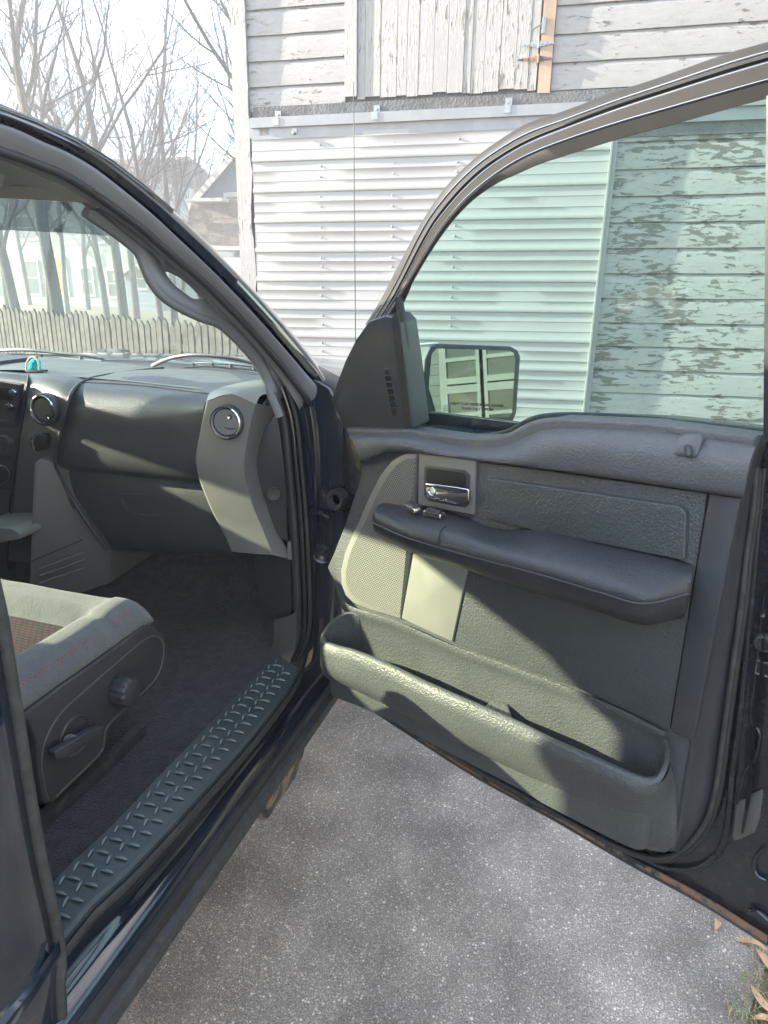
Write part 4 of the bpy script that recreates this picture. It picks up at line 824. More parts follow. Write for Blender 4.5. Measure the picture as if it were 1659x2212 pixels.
# windshield: header and cowl edges
hdr = [V((-.82, 1.06, 1.630)), V((-1.15, 1.13, 1.652)), V((-1.64, 1.16, 1.665)), V((-2.1, 1.13, 1.652)), V((-2.46, 1.06, 1.630))]
bas = [V((-.76, 1.80, 1.195)), V((-1.15, 1.98, 1.215)), V((-1.64, 2.05, 1.225)), V((-2.1, 1.98, 1.215)), V((-2.52, 1.80, 1.195))]
def ws(t, up=0): return [a.lerp(b, t)+V((0, .03, .045))*math.sin(math.pi*t)*1.0+V((0, .7, 1)).normalized()*up for a, b in zip(hdr, bas)]
rails('windshield', [ws(t/8) for t in range(9)], M['shield'], T, n=24, smooth=80)
rails('shade_band', [ws(t/40, -.004) for t in range(0, 8)], M['band'], T, n=24, smooth=80)
rails('header_trim', [[p+V((0, -.05, .012)) for p in hdr], [p+V((0, -.01, -.006)) for p in hdr], [p+V((0, .03, .02)) for p in hdr]], M['liner'], T, n=24)
# ceramic dot patch behind the interior mirror
dm = [ws(.03, -.007)[2], ws(.03, -.007)[1].lerp(ws(.03, -.007)[2], .45), ws(.17, -.007)[1].lerp(ws(.17, -.007)[2], .25), ws(.17, -.007)[2]]
# cowl and hood
rails('cowl', [[p+V((0, -.02, -.014)) for p in bas], [p+V((0, .05, -.035)) for p in bas], [p+V((0, .16, -.045)) for p in bas], [p+V((0, .22, -.015)) for p in bas]], mat('cowl_plastic', (.05, .05, .05), .5, grain=(300, .001, .5)), T, n=30)
hd0 = [p+V((0, .21, -.018)) for p in bas]; hd0[0].x = -.72; hd0[-1].x = -2.56
rails('hood', [hd0, [p+V((0, .02, .004)) for p in hd0], [V((p.x, 2.6, p.z-.01)) for p in hd0], [V((p.x, 3.1, p.z-.05)) for p in hd0], [V((p.x, 3.25, p.z-.13)) for p in hd0], [V((p.x, 3.27, .75)) for p in hd0]], M['paint'], T, n=30, smooth=40)
v, f = join([bx(-.78, -.64, 1.66, 3.2, .80, 1.13), bx(-.78, -.64, 1.62, 1.95, .48, .80), bx(-.78, -.64, 2.95, 3.2, .5, .80)]); mk('fender', v, f, M['paint'], T)
v, f = join([bx(-2.62, -2.48, 1.66, 3.2, .5, 1.13), bx(-2.5, -.78, 3.05, 3.25, .45, .8)]); mk('front_body', v, f, M['paint'], T)
# driver side wall, its window opening shaped to place the door's sun patch
dw = [V((-2.62, y, z)) for y, z in ((-.95, .45), (1.78, .45), (1.78, 1.22), (1.10, 1.66), (.95, 1.74), (-.95, 1.80))]
op = [V((-2.62, y, z)) for y, z in ((.55, 1.22), (1.0, 1.22), (1.04, 1.42), (1.34, 1.44), (1.22, 1.50), (1.0, 1.60), (.86, 1.67), (.64, 1.665), (.55, 1.62))]
holed('driver_door', dw, [op], V((.07, 0, 0)), M['plastic'], T)
pr = [lathe_data((-2.10, 1.10, 1.10), (0, -1, .35), [(.175+.014*math.cos(a_), .014*math.sin(a_)) for a_ in [6.2832*k/10 for k in range(11)]], 48)]
pr.append(lathe_data((-2.10, 1.12, 1.09), (0, -1, .35), [(.0001, .012), (.06, .01), (.075, 0), (.06, -.04), (.04, -.30)], 24))
for a_ in (0, 2.2, 4.1): pr.append(tube_data([V((-2.10, 1.11, 1.10)), V((-2.10+.175*math.cos(a_), 1.11+.06*math.sin(a_), 1.10+.165*math.sin(a_))) ], .012, 8))
v, f = join(pr); mk('steering_wheel', v, f, M['smooth'], T)  # unseen wheel, added to block sun from the kick panel
v, f = bx(-2.55, -1.84, 1.36, 1.9, .80, 1.25); mk('instrument_panel', v, f, M['dash'], T)  # unseen driver's side dash, added with the wheel to block sun
slab('driver_glass', [p+V((.03, 0, 0)) for p in op], V((.004, 0, 0)), glass('driver_side_glass', (.95, .985, .86)), T, smooth=0)
v, f = join([bx(-2.62, -.72, -1.0, -.93, .4, 1.75)]); mk('cab_back', v, f, M['plastic'], T)
v, f = join([bx(-2.5, -.78, -3.6, -1.05, .5, .55), bx(-.72, -.60, -3.6, -1.05, .62, 1.28), bx(-2.64, -2.52, -3.6, -1.05, .62, 1.28), bx(-2.5, -.78, -3.6, -3.5, .6, 1.28)]); mk('cargo_bed', v, f, M['paint'], T)
v, f = join([bx(-.72, -.63, -1.0, .40, .48, 1.25), bx(-.76, -.70, -1.0, -.6, 1.25, 1.78)]); mk('side_panel', v, f, M['paint'], T)
for x, y in ((-.86, 2.45), (-2.42, 2.45), (-.86, -2.2), (-2.42, -2.2)):
    sgn = 1 if x > -1.6 else -1
    v, f = lathe_data((x, y, .38), (sgn, 0, 0), [(.23, .10), (.25, .12), (.34, .12), (.378, .09), (.38, 0), (.378, -.09), (.34, -.12), (.22, -.12)], 40); wh = mk('wheel', v, f, M['tyre'], T)
    v, f = lathe_data((x, y, .38), (sgn, 0, 0), [(.0001, .09), (.06, .09), (.08, .06), (.19, .07), (.22, .10), (.235, .11), (.235, .08)], 30); mk('rim', v, f, M['satin'], wh)
# ---- rear access door at the left edge of the picture ---------------------
def RD(px, py, X_=-.66): return wx(px, py, X_)
edge = [(-4, 1252), (14, 1330), (32, 1440), (58, 1600), (80, 1740), (100, 1850), (122, 1950), (136, 2020), (143, 2080), (140, 2125), (148, 2230), (150, 2300)]
e3 = [RD(x, y) for x, y in edge]
rails('rear_door', [[p+V((-.04, .0, 0)) for p in e3], [p+V((-.010, .004, 0)) for p in e3], [p+V((.004, -.010, 0)) for p in e3], [p+V((.012, -.06, .0)) for p in e3], [V((-.645, p.y-.75, p.z)) for p in e3]], M['paint'], T, n=40, smooth=40)
rdr = [o for o in bpy.data.objects if o.name.startswith('rear_door')][0]
tube('rear_door_seal', cr([RD(x-13, y+2, -.655) for x, y in edge], 50), .0085, M['rubber2'], rdr, 10)
tube('rear_door_bead', cr([RD(x-4, y+2, -.657) for x, y in edge], 50), .004, M['rubber'], rdr, 8)
rails('body_crease', [[RD(x, y, -.648) for x, y in ((128, 2030), (60, 2130), (-10, 2212))], [RD(x, y, -.640) for x, y in ((130, 2045), (66, 2142), (0, 2226))], [RD(x, y, -.648) for x, y in ((132, 2062), (76, 2152), (14, 2236))]], M['paint'], rdr, n=12)
# ---- seat ------------------------------------------------------------------
seat = None
def seath(x, y):
    # cushion top height: flat insert, side bolsters and a front roll
    sm_ = lambda t: (lambda q: q*q*(3-2*q))(max(0, min(1, t)))
    b = abs((x+1.16)/.26); z = .830+.040*sm_((b-.58)/.20)
    fr_ = sm_((y-1.015)/.05); z = max(z, .830+.034*fr_)
    z += .0025*noise.noise(V((x*14, y*9, 2)))
    z -= .026*max(0, (b-.86)/.14)**2.2; z -= .030*max(0, (y-1.10)/.05)**2.0
    d = y-(1.03+.02*(1-b)); z -= .007*math.exp(-(d/.010)**2)*sm_((b-.55)/.15)
    return z
vs, fs = [], []; nx, ny = 60, 90
for i in range(nx+1):
    for j in range(ny+1):
        x = -1.42+.52*i/nx; y = .15+1.0*j/ny
        vs.append(V((x, y, seath(x, y))))
for i in range(nx):
    for j in range(ny): a = i*(ny+1)+j; fs.append((a, a+1, a+ny+2, a+ny+1))
b0 = len(vs); 
def wall(idx, dx, dy):
    global vs, fs
    prev = idx
    for t, k in ((.33, .004), (.66, .002), (1, -.010)):
        nw = []
        for i in prev_base: pass
        base = len(vs)
        for q in idx:
            p = vs[q]; z0 = .800; vs.append(V((p.x+dx*k, p.y+dy*k, p.z+(z0-p.z)*t)))
        for m_ in range(len(idx)-1): fs.append((prev[m_], prev[m_+1], base+m_+1, base+m_))
        prev = list(range(base, base+len(idx)))
prev_base = []
wall([nx*(ny+1)+j for j in range(ny+1)], 1, 0); wall([i*(ny+1)+ny for i in range(nx+1)], 0, 1); wall([j for j in range(ny+1)], -1, 0)
seat = mk('seat', vs, fs, M['cloth'], T, smooth=80)
# check weave insert lies on the cushion
vs, fs = [], []; n1 = 30
for i in range(n1+1):
    for j in range(n1+1):
        x = -1.315+.325*i/n1; u = abs((x+1.16)/.26); y1 = 1.022-.0*(1-u); y = .15+(y1-.15)*j/n1; x2 = x
        vs.append(V((x2, y, seath(x2, y)+.0025)))
for i in range(n1):
    for j in range(n1): a = i*(n1+1)+j; fs.append((a, a+1, a+n1+2, a+n1+1))
mk('seat_insert', vs, fs, M['weave'], seat, smooth=80, uv=lambda p: (p.x, p.y))
# seams and red stitching
def onseat(pts, dz=.001): return [V((x, y, seath(x, y)+dz)) for x, y in pts]
path = cr(onseat([(-.905, .3), (-.905, .6), (-.905, .80), (-.906, .95), (-.908, 1.03)]), 160); pr = []
for k in range(0, 158, 2): pr.append(tube_data([path[k], path[k+1]], .0011, 5))
path = cr(onseat([(-.908, 1.04), (-.907, 1.08), (-.912, 1.125)]), 24)
for k in range(0, 22, 2): pr.append(tube_data([path[k], path[k+1]], .0011, 5))
v, f = join(pr); mk('red_stitching', v, f, M['thread'], seat)
tube('seat_seam', cr(onseat([(-.901, 1.035), (-.95, 1.03), (-.99, 1.022), (-.994, .95), (-.994, .6), (-.994, .2)], .0), 60), .0014, M['rubber'], seat, 6)
# side shield of the seat
SX = -.895
sh = [(313, 1350), (338, 1357), (354, 1370), (362, 1390), (362, 1420), (352, 1458), (334, 1484), (238, 1576), (232, 1600), (226, 1625), (211, 1645), (118, 1733), (100, 1737), (92, 1722), (84, 1666), (78, 1600), (60, 1560), (30, 1560), (-40, 1600), (-40, 1570), (60, 1537), (127, 1486), (212, 1427), (267, 1385)]
slab('seat_side_shield', [wx(x, y, SX) for x, y in sh], V((-.03, 0, 0)), M['smooth'], seat, bev=.006, seg=3)
ln_ = [(120, 1722), (212, 1632), (224, 1612), (230, 1572), (325, 1480), (345, 1450), (354, 1410), (350, 1384), (336, 1374), (318, 1378), (260, 1425), (180, 1495), (128, 1545), (98, 1600), (90, 1650), (96, 1700), (104, 1728)]
tube('shield_bead', cr([wx(x, y, SX+.001) for x, y in ln_], 90, closed=False), .0016, M['stackgrey'], seat, 6)  # paler grey than the shield, bead highlight put into the colour
v, f = lathe_data(wx(160, 1590, SX-.002), (1, 0, 0), [(.0001, .001), (.020, .001), (.034, .002), (.038, .005), (.040, .004), (.042, 0)], 40); mk('lever_dish', v, f, M['smooth'], seat)
lv = [wx(x, y, SX+.030) for x, y in ((118, 1626), (128, 1618), (160, 1600), (195, 1578), (222, 1568), (229, 1572), (226, 1584), (190, 1606), (140, 1640), (122, 1640))]
slab('recline_lever', fil(lv, .003), V((-.014, 0, 0)), M['smooth'], seat, bev=.004, seg=3)
tube('lever_pivot', [wx(152, 1600, SX), wx(152, 1600, SX+.018)], .012, M['smooth'], seat, 16)
kc = wx(256, 1490, SX+.002); v, f = [], []
prof = [(0.030, 0), (.031, .012), (.030, .030), (.026, .034), (.0001, .035)]; seg = 72; vs, fs = [], []
for r, h in prof:
    for k in range(seg):
        a = 2*math.pi*k/seg; rr2 = r*(1-.10*(max(0, math.sin(a*12))**2 if r > .027 else 0)); vs.append(kc+V((h, math.cos(a)*rr2, math.sin(a)*rr2)))
for i in range(len(prof)-1):
    for k in range(seg): fs.append((i*seg+k, i*seg+(k+1) % seg, (i+1)*seg+(k+1) % seg, (i+1)*seg+k))
mk('lumbar_knob', vs, fs, M['smooth'], seat, smooth=50)
v, f = join([bx(-1.38, -.93, .25, 1.02, .62, .83)]); mk('seat_base', v, f, M['void'], seat)
v, f = join([bx(-.925, -.905, .3, 1.10, .545, .575)]); mk('seat_rail', v, f, M['rubber2'], seat)
sb_ = [[V((x, -.02-t*.28+.05*abs((x+1.15)/.26)**2, .88+t*.62)) for x in (-1.40, -1.3, -1.15, -1.0, -.90)] for t in (0, .3, .6, 1)]
o_ = rails('backrest', sb_, M['cloth'], seat, n=20, smooth=80); md = o_.modifiers.new('t', 'SOLIDIFY'); md.thickness = .12; md.offset = -1
# driver seat back (blocks part of the sun)
sb2 = [[V((x, -.02-t*.28+.05*abs((x+2.15)/.26)**2, .88+t*.60)) for x in (-2.40, -2.3, -2.15, -2.0, -1.90)] for t in (0, .3, .6, 1)]
o_ = rails('driver_seat', sb2, M['cloth'], T, n=20, smooth=80); md = o_.modifiers.new('t', 'SOLIDIFY'); md.thickness = .12; md.offset = -1
v, f = bx(-2.42, -1.88, 0, .98, .62, .88); mk('driver_cushion', v, f, M['cloth'], T)
# ---- dashboard --------------------------------------------------------------
def DY(px, py, q=1.5): return wy(px, py, q)
def DYl(pts, q=None): return [wy(p[0], p[1], p[2] if q is None else q) for p in pts]
# glove box padded face: rails from the windshield edge over the top and down
G = [[(352, 797, 1.95), (420, 800, 1.93), (500, 806, 1.86), (575, 812, 1.78)],
     [(215, 812, 1.68), (330, 812, 1.68), (470, 826, 1.64), (560, 830, 1.60)],
     [(163, 824, 1.56), (300, 832, 1.56), (420, 846, 1.54), (470, 852, 1.52)],
     [(150, 842, 1.515), (290, 852, 1.51), (400, 862, 1.50), (444, 868, 1.49)],
     [(140, 880, 1.49), (280, 890, 1.485), (380, 898, 1.48), (438, 902, 1.475)],
     [(128, 930, 1.485), (270, 945, 1.48), (370, 955, 1.475), (432, 960, 1.47)],
     [(120, 980, 1.485), (265, 998, 1.478), (365, 1010, 1.475), (430, 1018, 1.47)],
     [(120, 1004, 1.495), (265, 1020, 1.49), (365, 1030, 1.485), (432, 1036, 1.48)],
     [(130, 1014, 1.52), (265, 1027, 1.515), (365, 1036, 1.51), (436, 1042, 1.505)]]
dash = smoothrails('dashboard', [DYl(r) for r in G], M['dash'], T, n=40, k=50, smooth=80)
G2 = [[(118, 1010, 1.53), (265, 1022, 1.525), (365, 1032, 1.52), (436, 1040, 1.515)],
      [(140, 1040, 1.520), (265, 1060, 1.515), (365, 1072, 1.51), (450, 1080, 1.505)],
      [(190, 1110, 1.52), (280, 1120, 1.518), (370, 1130, 1.515), (478, 1140, 1.51)],
      [(228, 1160, 1.53), (300, 1165, 1.53), (380, 1172, 1.525), (500, 1188, 1.52)],
      [(240, 1186, 1.57), (300, 1190, 1.57), (380, 1195, 1.565), (510, 1200, 1.56)],
      [(240, 1186, 1.75), (300, 1190, 1.75), (380, 1195, 1.75), (510, 1200, 1.75)]]
smoothrails('glove_box', [DYl(r) for r in G2], M['dash'], dash, n=30, k=24, smooth=80)
lt = cr(DYl([(258, 1068, 1.509), (330, 1070, 1.507), (352, 1085, 1.506), (358, 1100, 1.506)]), 20); tube('glove_latch', lt, .0022, M['smooth'], dash, 6)
tube('glove_latch_lip', cr(DYl([(262, 1080, 1.511), (280, 1104, 1.51), (310, 1112, 1.508), (352, 1112, 1.507)]), 20), .0025, M['smooth'], dash, 6)
tube('airbag_seam', cr(DYl([(163, 824, 1.556), (300, 832, 1.556), (420, 846, 1.536), (470, 852, 1.516)]), 30), .0013, M['void'], dash, 6)
# top pad behind the vent column and centre
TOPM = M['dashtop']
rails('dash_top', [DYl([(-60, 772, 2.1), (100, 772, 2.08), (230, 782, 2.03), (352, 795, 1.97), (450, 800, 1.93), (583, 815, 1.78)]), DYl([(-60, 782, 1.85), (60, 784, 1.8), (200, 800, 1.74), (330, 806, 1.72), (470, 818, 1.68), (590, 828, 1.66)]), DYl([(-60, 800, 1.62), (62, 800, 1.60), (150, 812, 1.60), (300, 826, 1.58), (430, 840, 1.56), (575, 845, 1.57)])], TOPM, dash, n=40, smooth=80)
# seam gasket between centre stack and passenger side
tube('dash_seam', cr(DYl([(352, 795, 1.94), (260, 806, 1.74), (195, 818, 1.60), (164, 836, 1.52), (148, 866, 1.485), (132, 930, 1.475), (118, 985, 1.475), (122, 1010, 1.485), (150, 1068, 1.50), (190, 1130, 1.505), (232, 1188, 1.53)]), 70), .0050, M['smooth'], dash, 8)
# centre stack bezel
cs = [[(62, 806, 1.60), (105, 806, 1.60), (160, 812, 1.60), (190, 816, 1.62)], [(62, 812, 1.54), (100, 816, 1.53), (140, 824, 1.53), (166, 834, 1.53)], [(58, 840, 1.505), (90, 845, 1.50), (125, 850, 1.495), (148, 862, 1.49)],
      [(46, 920, 1.49), (80, 925, 1.485), (110, 930, 1.48), (132, 935, 1.48)], [(34, 1010, 1.49), (65, 1012, 1.488), (95, 1015, 1.485), (118, 1005, 1.482)], [(24, 1120, 1.50), (55, 1120, 1.51), (110, 1110, 1.51), (160, 1090, 1.51)], [(15, 1210, 1.52), (45, 1215, 1.53), (100, 1210, 1.55), (140, 1200, 1.56)]]
smoothrails('stack_bezel', [DYl(r) for r in cs], M['stackgrey'], dash, n=24, k=40, smooth=70)
cl = [[(-160, 800, 1.60), (-60, 800, 1.60), (0, 802, 1.60), (64, 806, 1.60)], [(-160, 815, 1.52), (-60, 816, 1.52), (0, 818, 1.52), (60, 822, 1.525)], [(-170, 1000, 1.49), (-90, 1000, 1.49), (-20, 1000, 1.49), (36, 1000, 1.50)], [(-190, 1220, 1.52), (-90, 1220, 1.52), (-40, 1220, 1.52), (15, 1220, 1.53)], [(-190, 1300, 1.52), (-90, 1300, 1.52), (-20, 1300, 1.52), (66, 1300, 1.50)]]
smoothrails('centre_stack', [DYl(r) for r in cl], M['stackdark'], dash, n=24, k=30, smooth=70)
tube('stack_seam', cr(DYl([(62, 806, 1.60), (61, 820, 1.52), (56, 860, 1.497), (45, 930, 1.482), (34, 1010, 1.484), (24, 1120, 1.494), (14, 1215, 1.515)]), 50), .003, M['void'], dash, 6)
# radio, climate controls
slab('radio', fil(DYl([(-60, 816, 1.487), (46, 830, 1.487), (28, 924, 1.487), (-60, 922, 1.487)]), .005), V((0, .012, 0)), M['smooth'], dash, bev=.002)
slab('radio_display', fil(DYl([(-60, 832, 1.485), (30, 840, 1.485), (26, 866, 1.485), (-60, 862, 1.485)]), .003), V((0, .005, 0)), M['void'], dash, bev=.001)
def dial(name, px, py, r, q, m1, m2, ptr=False):
    c = wy(px, py, q); v, f = lathe_data(c, (0, -1, 0), [(r, -.01), (r, .003), (r*.9, .006), (r*.82, .006)], 36); o = mk(name, v, f, m1, dash)
    v, f = lathe_data(c, (0, -1, 0), [(r*.82, .002), (r*.80, .010), (r*.6, .013), (.0001, .013)], 30); mk(name+'_face', v, f, m2, dash)
dial('radio_knob', 30, 848, .010, 1.484, M['satin'], M['smooth']); dial('radio_knob', 22, 878, .011, 1.484, M['satin'], M['smooth']); dial('climate_knob', 12, 954, .020, 1.482, M['smooth'], M['rubber'])
v, f = box_data(wy(4, 972, 1.466), V((.008, 0, .004)), V((0, .012, 0)), V((-.003, 0, .034))); mk('climate_pointer', v, f, M['satin'], dash)
for x, y in ((0, 914), (0, 990)):
    slab('stack_button', fil(DYl([(x-50, y-9, 1.483), (x+20, y-6, 1.483), (x+19, y+6, 1.483), (x-50, y+3, 1.483)]), .003), V((0, .008, 0)), M['rubber'], dash, bev=.002)
slab('stack_pocket', fil(DYl([(-40, 1004, 1.487), (12, 1008, 1.487), (20, 1018, 1.487), (16, 1040, 1.487), (-5, 1050, 1.487), (-40, 1048, 1.487)]), .006), V((0, .01, 0)), M['rubber'], dash, bev=.002)
tube('stack_pocket_rim', cr(DYl([(-30, 1004, 1.484), (10, 1007, 1.484), (20, 1020, 1.484), (15, 1040, 1.484), (-5, 1051, 1.484), (-30, 1050, 1.484)]), 30), .0018, M['satin'], dash, 6)
tube('stack_line', DYl([(-40, 1052, 1.492), (28, 1056, 1.500)]), .0016, M['void'], dash, 6); tube('stack_line', DYl([(26, 1056, 1.498), (18, 1115, 1.50)]), .0016, M['void'], dash, 6); tube('stack_line', DYl([(-40, 1110, 1.498), (18, 1114, 1.503)]), .0016, M['void'], dash, 6)
# round vents
def vent(px, py, q, r, axis, tilt):
    c = wy(px, py, q); ax = V(axis).normalized()
    v, f = lathe_data(c, ax, [(r*1.10, -.02), (r*1.12, .0), (r*1.08, .003), (r*1.0, .004), (r*.94, .001)], 48); mk('vent_surround', v, f, M['smooth'], dash, smooth=60)
    v, f = lathe_data(c, ax, [(r*1.02, .003), (r*1.0, .008), (r*.93, .009), (r*.86, .003), (r*.86, -.02)], 48); mk('vent_ring', v, f, M['chrome'], dash, smooth=60)
    v, f = lathe_data(c, ax, [(r*.86, -.012), (.0001, -.012)], 40); mk('vent_recess', v, f, M['void'], dash)
    a2 = (ax+V(tilt)).normalized(); c2 = c-ax*.002; v, f = lathe_data(c2, a2, [(r*.82, -.004), (r*.83, 0), (r*.80, .003), (r*.4, .004), (.0001, .004)], 40); mk('vent_flap', v, f, M['titan'] if px > 300 else M['stackgrey'], dash, smooth=60)
    s_ = a2.cross(EZ).normalized(); u_ = s_.cross(a2)
    k = -.35 if px > 300 else -.42; sg = 1
    cc = c2+a2*.0042+(-s_*-k*r*sg if False else s_*k*r*-1*0)+u_*0
    cc = c2+a2*.0045+V((.30*r if px > 300 else .35*r, 0, .35*r if px > 300 else -.45*r)); v, f = lathe_data(cc, a2, [(r*.16, -.001), (r*.15, .002), (r*.09, .0015), (.0001, .0)], 20); mk('vent_dimple', v, f, M['satin'], dash, smooth=60)
    if px > 300:
        arc = [c2+a2*.0048+V((-.74*r+.0*t, 0, .35*r))*(1-t)+V((.62*r, 0, -.35*r))*t+V((-.1*r, 0, -.30*r))*math.sin(math.pi*t) for t in [i/16 for i in range(17)]]; tube('vent_line', arc, .0012, M['void'], dash, 5)
vent(489, 912, 1.436, .0375, (.12, -1, .06), (.04, 0, .02)); vent(94, 885, 1.470, .0385, (.0, -1, .06), (.02, 0, -.06))
# accessory knob under left vent
dial('selector_knob', 80, 955, .026, 1.484, M['smooth'], M['rubber'])
slab('selector_paddle', fil(DYl([(72, 938, 1.455), (92, 938, 1.455), (98, 950, 1.455), (94, 972, 1.455), (74, 974, 1.455), (68, 956, 1.455)]), .005), V((0, .022, 0)), M['void'], dash, bev=.004, seg=3)
tube('selector_stripe', cr(DYl([(76, 940, 1.452), (71, 955, 1.452), (75, 972, 1.452)]), 10), .0035, M['satin'], dash, 6)
# outboard vent column in titanium
W = [[(575, 822, 1.60), (560, 826, 1.585), (520, 832, 1.56), (480, 842, 1.53), (460, 850, 1.50)]]
vc = [[(446, 866, 1.475), (432, 935, 1.468), (423, 1004, 1.462), (449, 1085, 1.475), (476, 1140, 1.49), (500, 1191, 1.50)],
      [(449, 866, 1.462), (435, 935, 1.456), (426, 1004, 1.450), (452, 1085, 1.462), (479, 1140, 1.475), (503, 1192, 1.485)],
      [(500, 850, 1.452), (485, 935, 1.446), (476, 1008, 1.440), (496, 1083, 1.452), (522, 1140, 1.465), (546, 1196, 1.475)],
      [(552, 872, 1.452), (537, 935, 1.445), (527, 1013, 1.438), (542, 1081, 1.450), (566, 1140, 1.462), (590, 1199, 1.472)],
      [(556, 872, 1.460), (541, 937, 1.453), (531, 1014, 1.446), (546, 1081, 1.458), (570, 1140, 1.468), (594, 1200, 1.478)],
      [(600, 880, 1.53), (565, 945, 1.52), (556, 1014, 1.515), (585, 1110, 1.52), (606, 1160, 1.52), (632, 1209, 1.52)]]
vcr = [DYl(r) for r in vc]
rails('vent_column', vcr, M['titan'], dash, n=50, smooth=28)
top = [(446, 866, 1.475), (452, 850, 1.49), (470, 840, 1.52), (520, 826, 1.60), (578, 818, 1.68)]; top2 = [(500, 852, 1.451), (512, 842, 1.48), (535, 838, 1.53), (565, 832, 1.58), (590, 826, 1.66)]; top3 = [(553, 874, 1.451), (562, 856, 1.48), (580, 850, 1.53), (594, 845, 1.58), (605, 840, 1.64)]
smoothrails('vent_column_top', [DYl(top), DYl(top2), DYl(top3)], M['titan2'], dash, n=30, k=12, smooth=70)
ec = [(592, 850, 1.54), (566, 884, 1.525), (551, 970, 1.515), (549, 1013, 1.512), (592, 1144, 1.512), (609, 1164, 1.512), (622, 1170, 1.512), (618, 1000, 1.525), (612, 915, 1.53), (604, 855, 1.545)]
slab('dash_end_cap', DYl(ec), V((-.02, .03, 0)), M['smooth'], dash, bev=.004)
v, f = lathe_data(DY(592, 1068, 1.506), (.6, -1, 0), [(.0001, -.003), (.016, -.002), (.018, .001), (.020, 0)], 24); mk('end_cap_button', v, f, M['smooth'], dash)
slab('column_foot', DYl([(621, 1171, 1.500), (632, 1172, 1.500), (634, 1211, 1.500), (620, 1208, 1.500)]), V((0, .02, 0)), M['titan2'], dash, bev=.001)
rails('dash_side_fill', [DYl([(585, 835, 1.60), (606, 900, 1.56), (622, 1010, 1.54), (634, 1210, 1.53)]), DYl([(605, 835, 1.57), (622, 900, 1.54), (636, 1010, 1.53), (642, 1210, 1.525)])], M['pillar'], dash, n=20)
# centre console side wedge
cw_ = [(72, 1000, 1.44), (84, 990, 1.45), (112, 996, 1.47), (150, 1072, 1.52), (212, 1165, 1.60), (242, 1200, 1.66), (236, 1228, 1.66), (70, 1262, 1.42), (66, 1200, 1.42)]
cons = slab('centre_console', fil(DYl([(74, 1000, 1.445), (86, 990, 1.46), (114, 998, 1.478), (150, 1068, 1.50), (190, 1130, 1.53), (222, 1166, 1.56), (240, 1200, 1.58), (236, 1260, 1.58), (64, 1320, 1.43), (64, 1250, 1.43), (66, 1180, 1.43)]), .004), V((-.02, .25, 0)), M['console'], T, bev=.006, seg=3)
tube('console_seam', DYl([(66, 1213, 1.424), (178, 1166, 1.525)]), .0014, M['void'], cons, 6)
for k in range(3):
    tube('console_rib', DYl([(86-k*0, 1228+k*16, 1.438), (184, 1192+k*17, 1.532)]), .004, M['console'], cons, 8)
slab('console_armrest', fil([wy(*p, 1.38) for p in ((-60, 1135), (25, 1140), (42, 1152), (43, 1165), (-60, 1185))], .01), V((0, .3, 0)), M['titan2'], T, bev=.01, seg=3)
# ---- wipers, antenna ----------------------------------------------------------
WB = ws(.97, .03)
wn = ((bas[2]-hdr[2]).cross(V((1, 0, 0)))).normalized(); 
def WS(px, py, off=.03): return hit(px, py, ws(.9, 0)[2]+V((0, .7, 1)).normalized()*off, V((0, .55, 1)).normalized())
def wiper(arm, blade, name='wiper'):
    a = cr([WS(x, y, .035) for x, y in arm], 24); b = cr([WS(x, y, .020) for x, y in blade], 24)
    w_ = tube(name, a, [.008-.003*i/23 for i in range(24)], M['wiper'], T, 8)
    v, f = join([tube_data(b, .0045, 6), tube_data([p+V((0, .0, .010)) for p in b[3:21]], .0035, 6)]+[tube_data([b[k]+V((0, 0, -.002)), b[k]+V((0, 0, .012))], .006, 6) for k in (3, 9, 14, 20)]); mk('wiper_blade', v, f, M['wiper'], w_)
wiper([(330, 790), (365, 775), (408, 767), (460, 769), (510, 776), (545, 785)], [(400, 793), (450, 791), (510, 795), (575, 802)])
wiper([(-60, 762), (0, 757), (60, 756), (120, 762), (180, 768), (225, 776)], [(-60, 777), (20, 771), (110, 773), (220, 780)])
ab = V((-.80, 2.45, 1.12)); at_ = None
pt = wy(763.5, 176, 2.45); pb = wy(768, 760, 2.45)
an = tube('antenna', [pb-V((0, 0, .25)), pb, pt], [.0022, .0020, .0014], M['rubber'], T, 8); v, f = lathe_data(pt, (0, 0, 1), [(.0001, -.005), (.005, -.003), (.005, .003), (.0001, .005)], 12); mk('antenna_tip', v, f, M['rubber'], an)
# ---- turquoise ornament on the dash (its own thing) ------------------------------
def onDY(px, py, q): return wy(px, py, q)
orn = empty('dash_ornament', wy(72, 803, 1.62), 'small glowing turquoise gem ornament in a cream frame standing on the dashboard', 'ornament')
M['gem'] = mat('turquoise_gem', (.03, .55, .62), .08, coat=1, var=.4, vscale=90)
slab('gem', fil(DYl([(60, 801, 1.62), (62, 782, 1.62), (68, 775, 1.62), (76, 776, 1.62), (81, 784, 1.62), (81, 802, 1.62)]), .004), V((0, .014, 0)), M['gem'], orn, bev=.005, seg=4)
tube('gem_frame', cr(DYl([(56, 802, 1.615), (58, 783, 1.615), (66, 772, 1.615), (77, 773, 1.615), (83, 784, 1.615), (84, 802, 1.615)]), 24), .0022, mat('cream_plastic', (.6, .56, .45), .4), orn, 8)
slab('gem_base', DYl([(54, 799, 1.60), (86, 801, 1.60), (86, 806, 1.60), (54, 804, 1.60)]), V((0, .03, 0)), M['rubber'], orn, bev=.002)

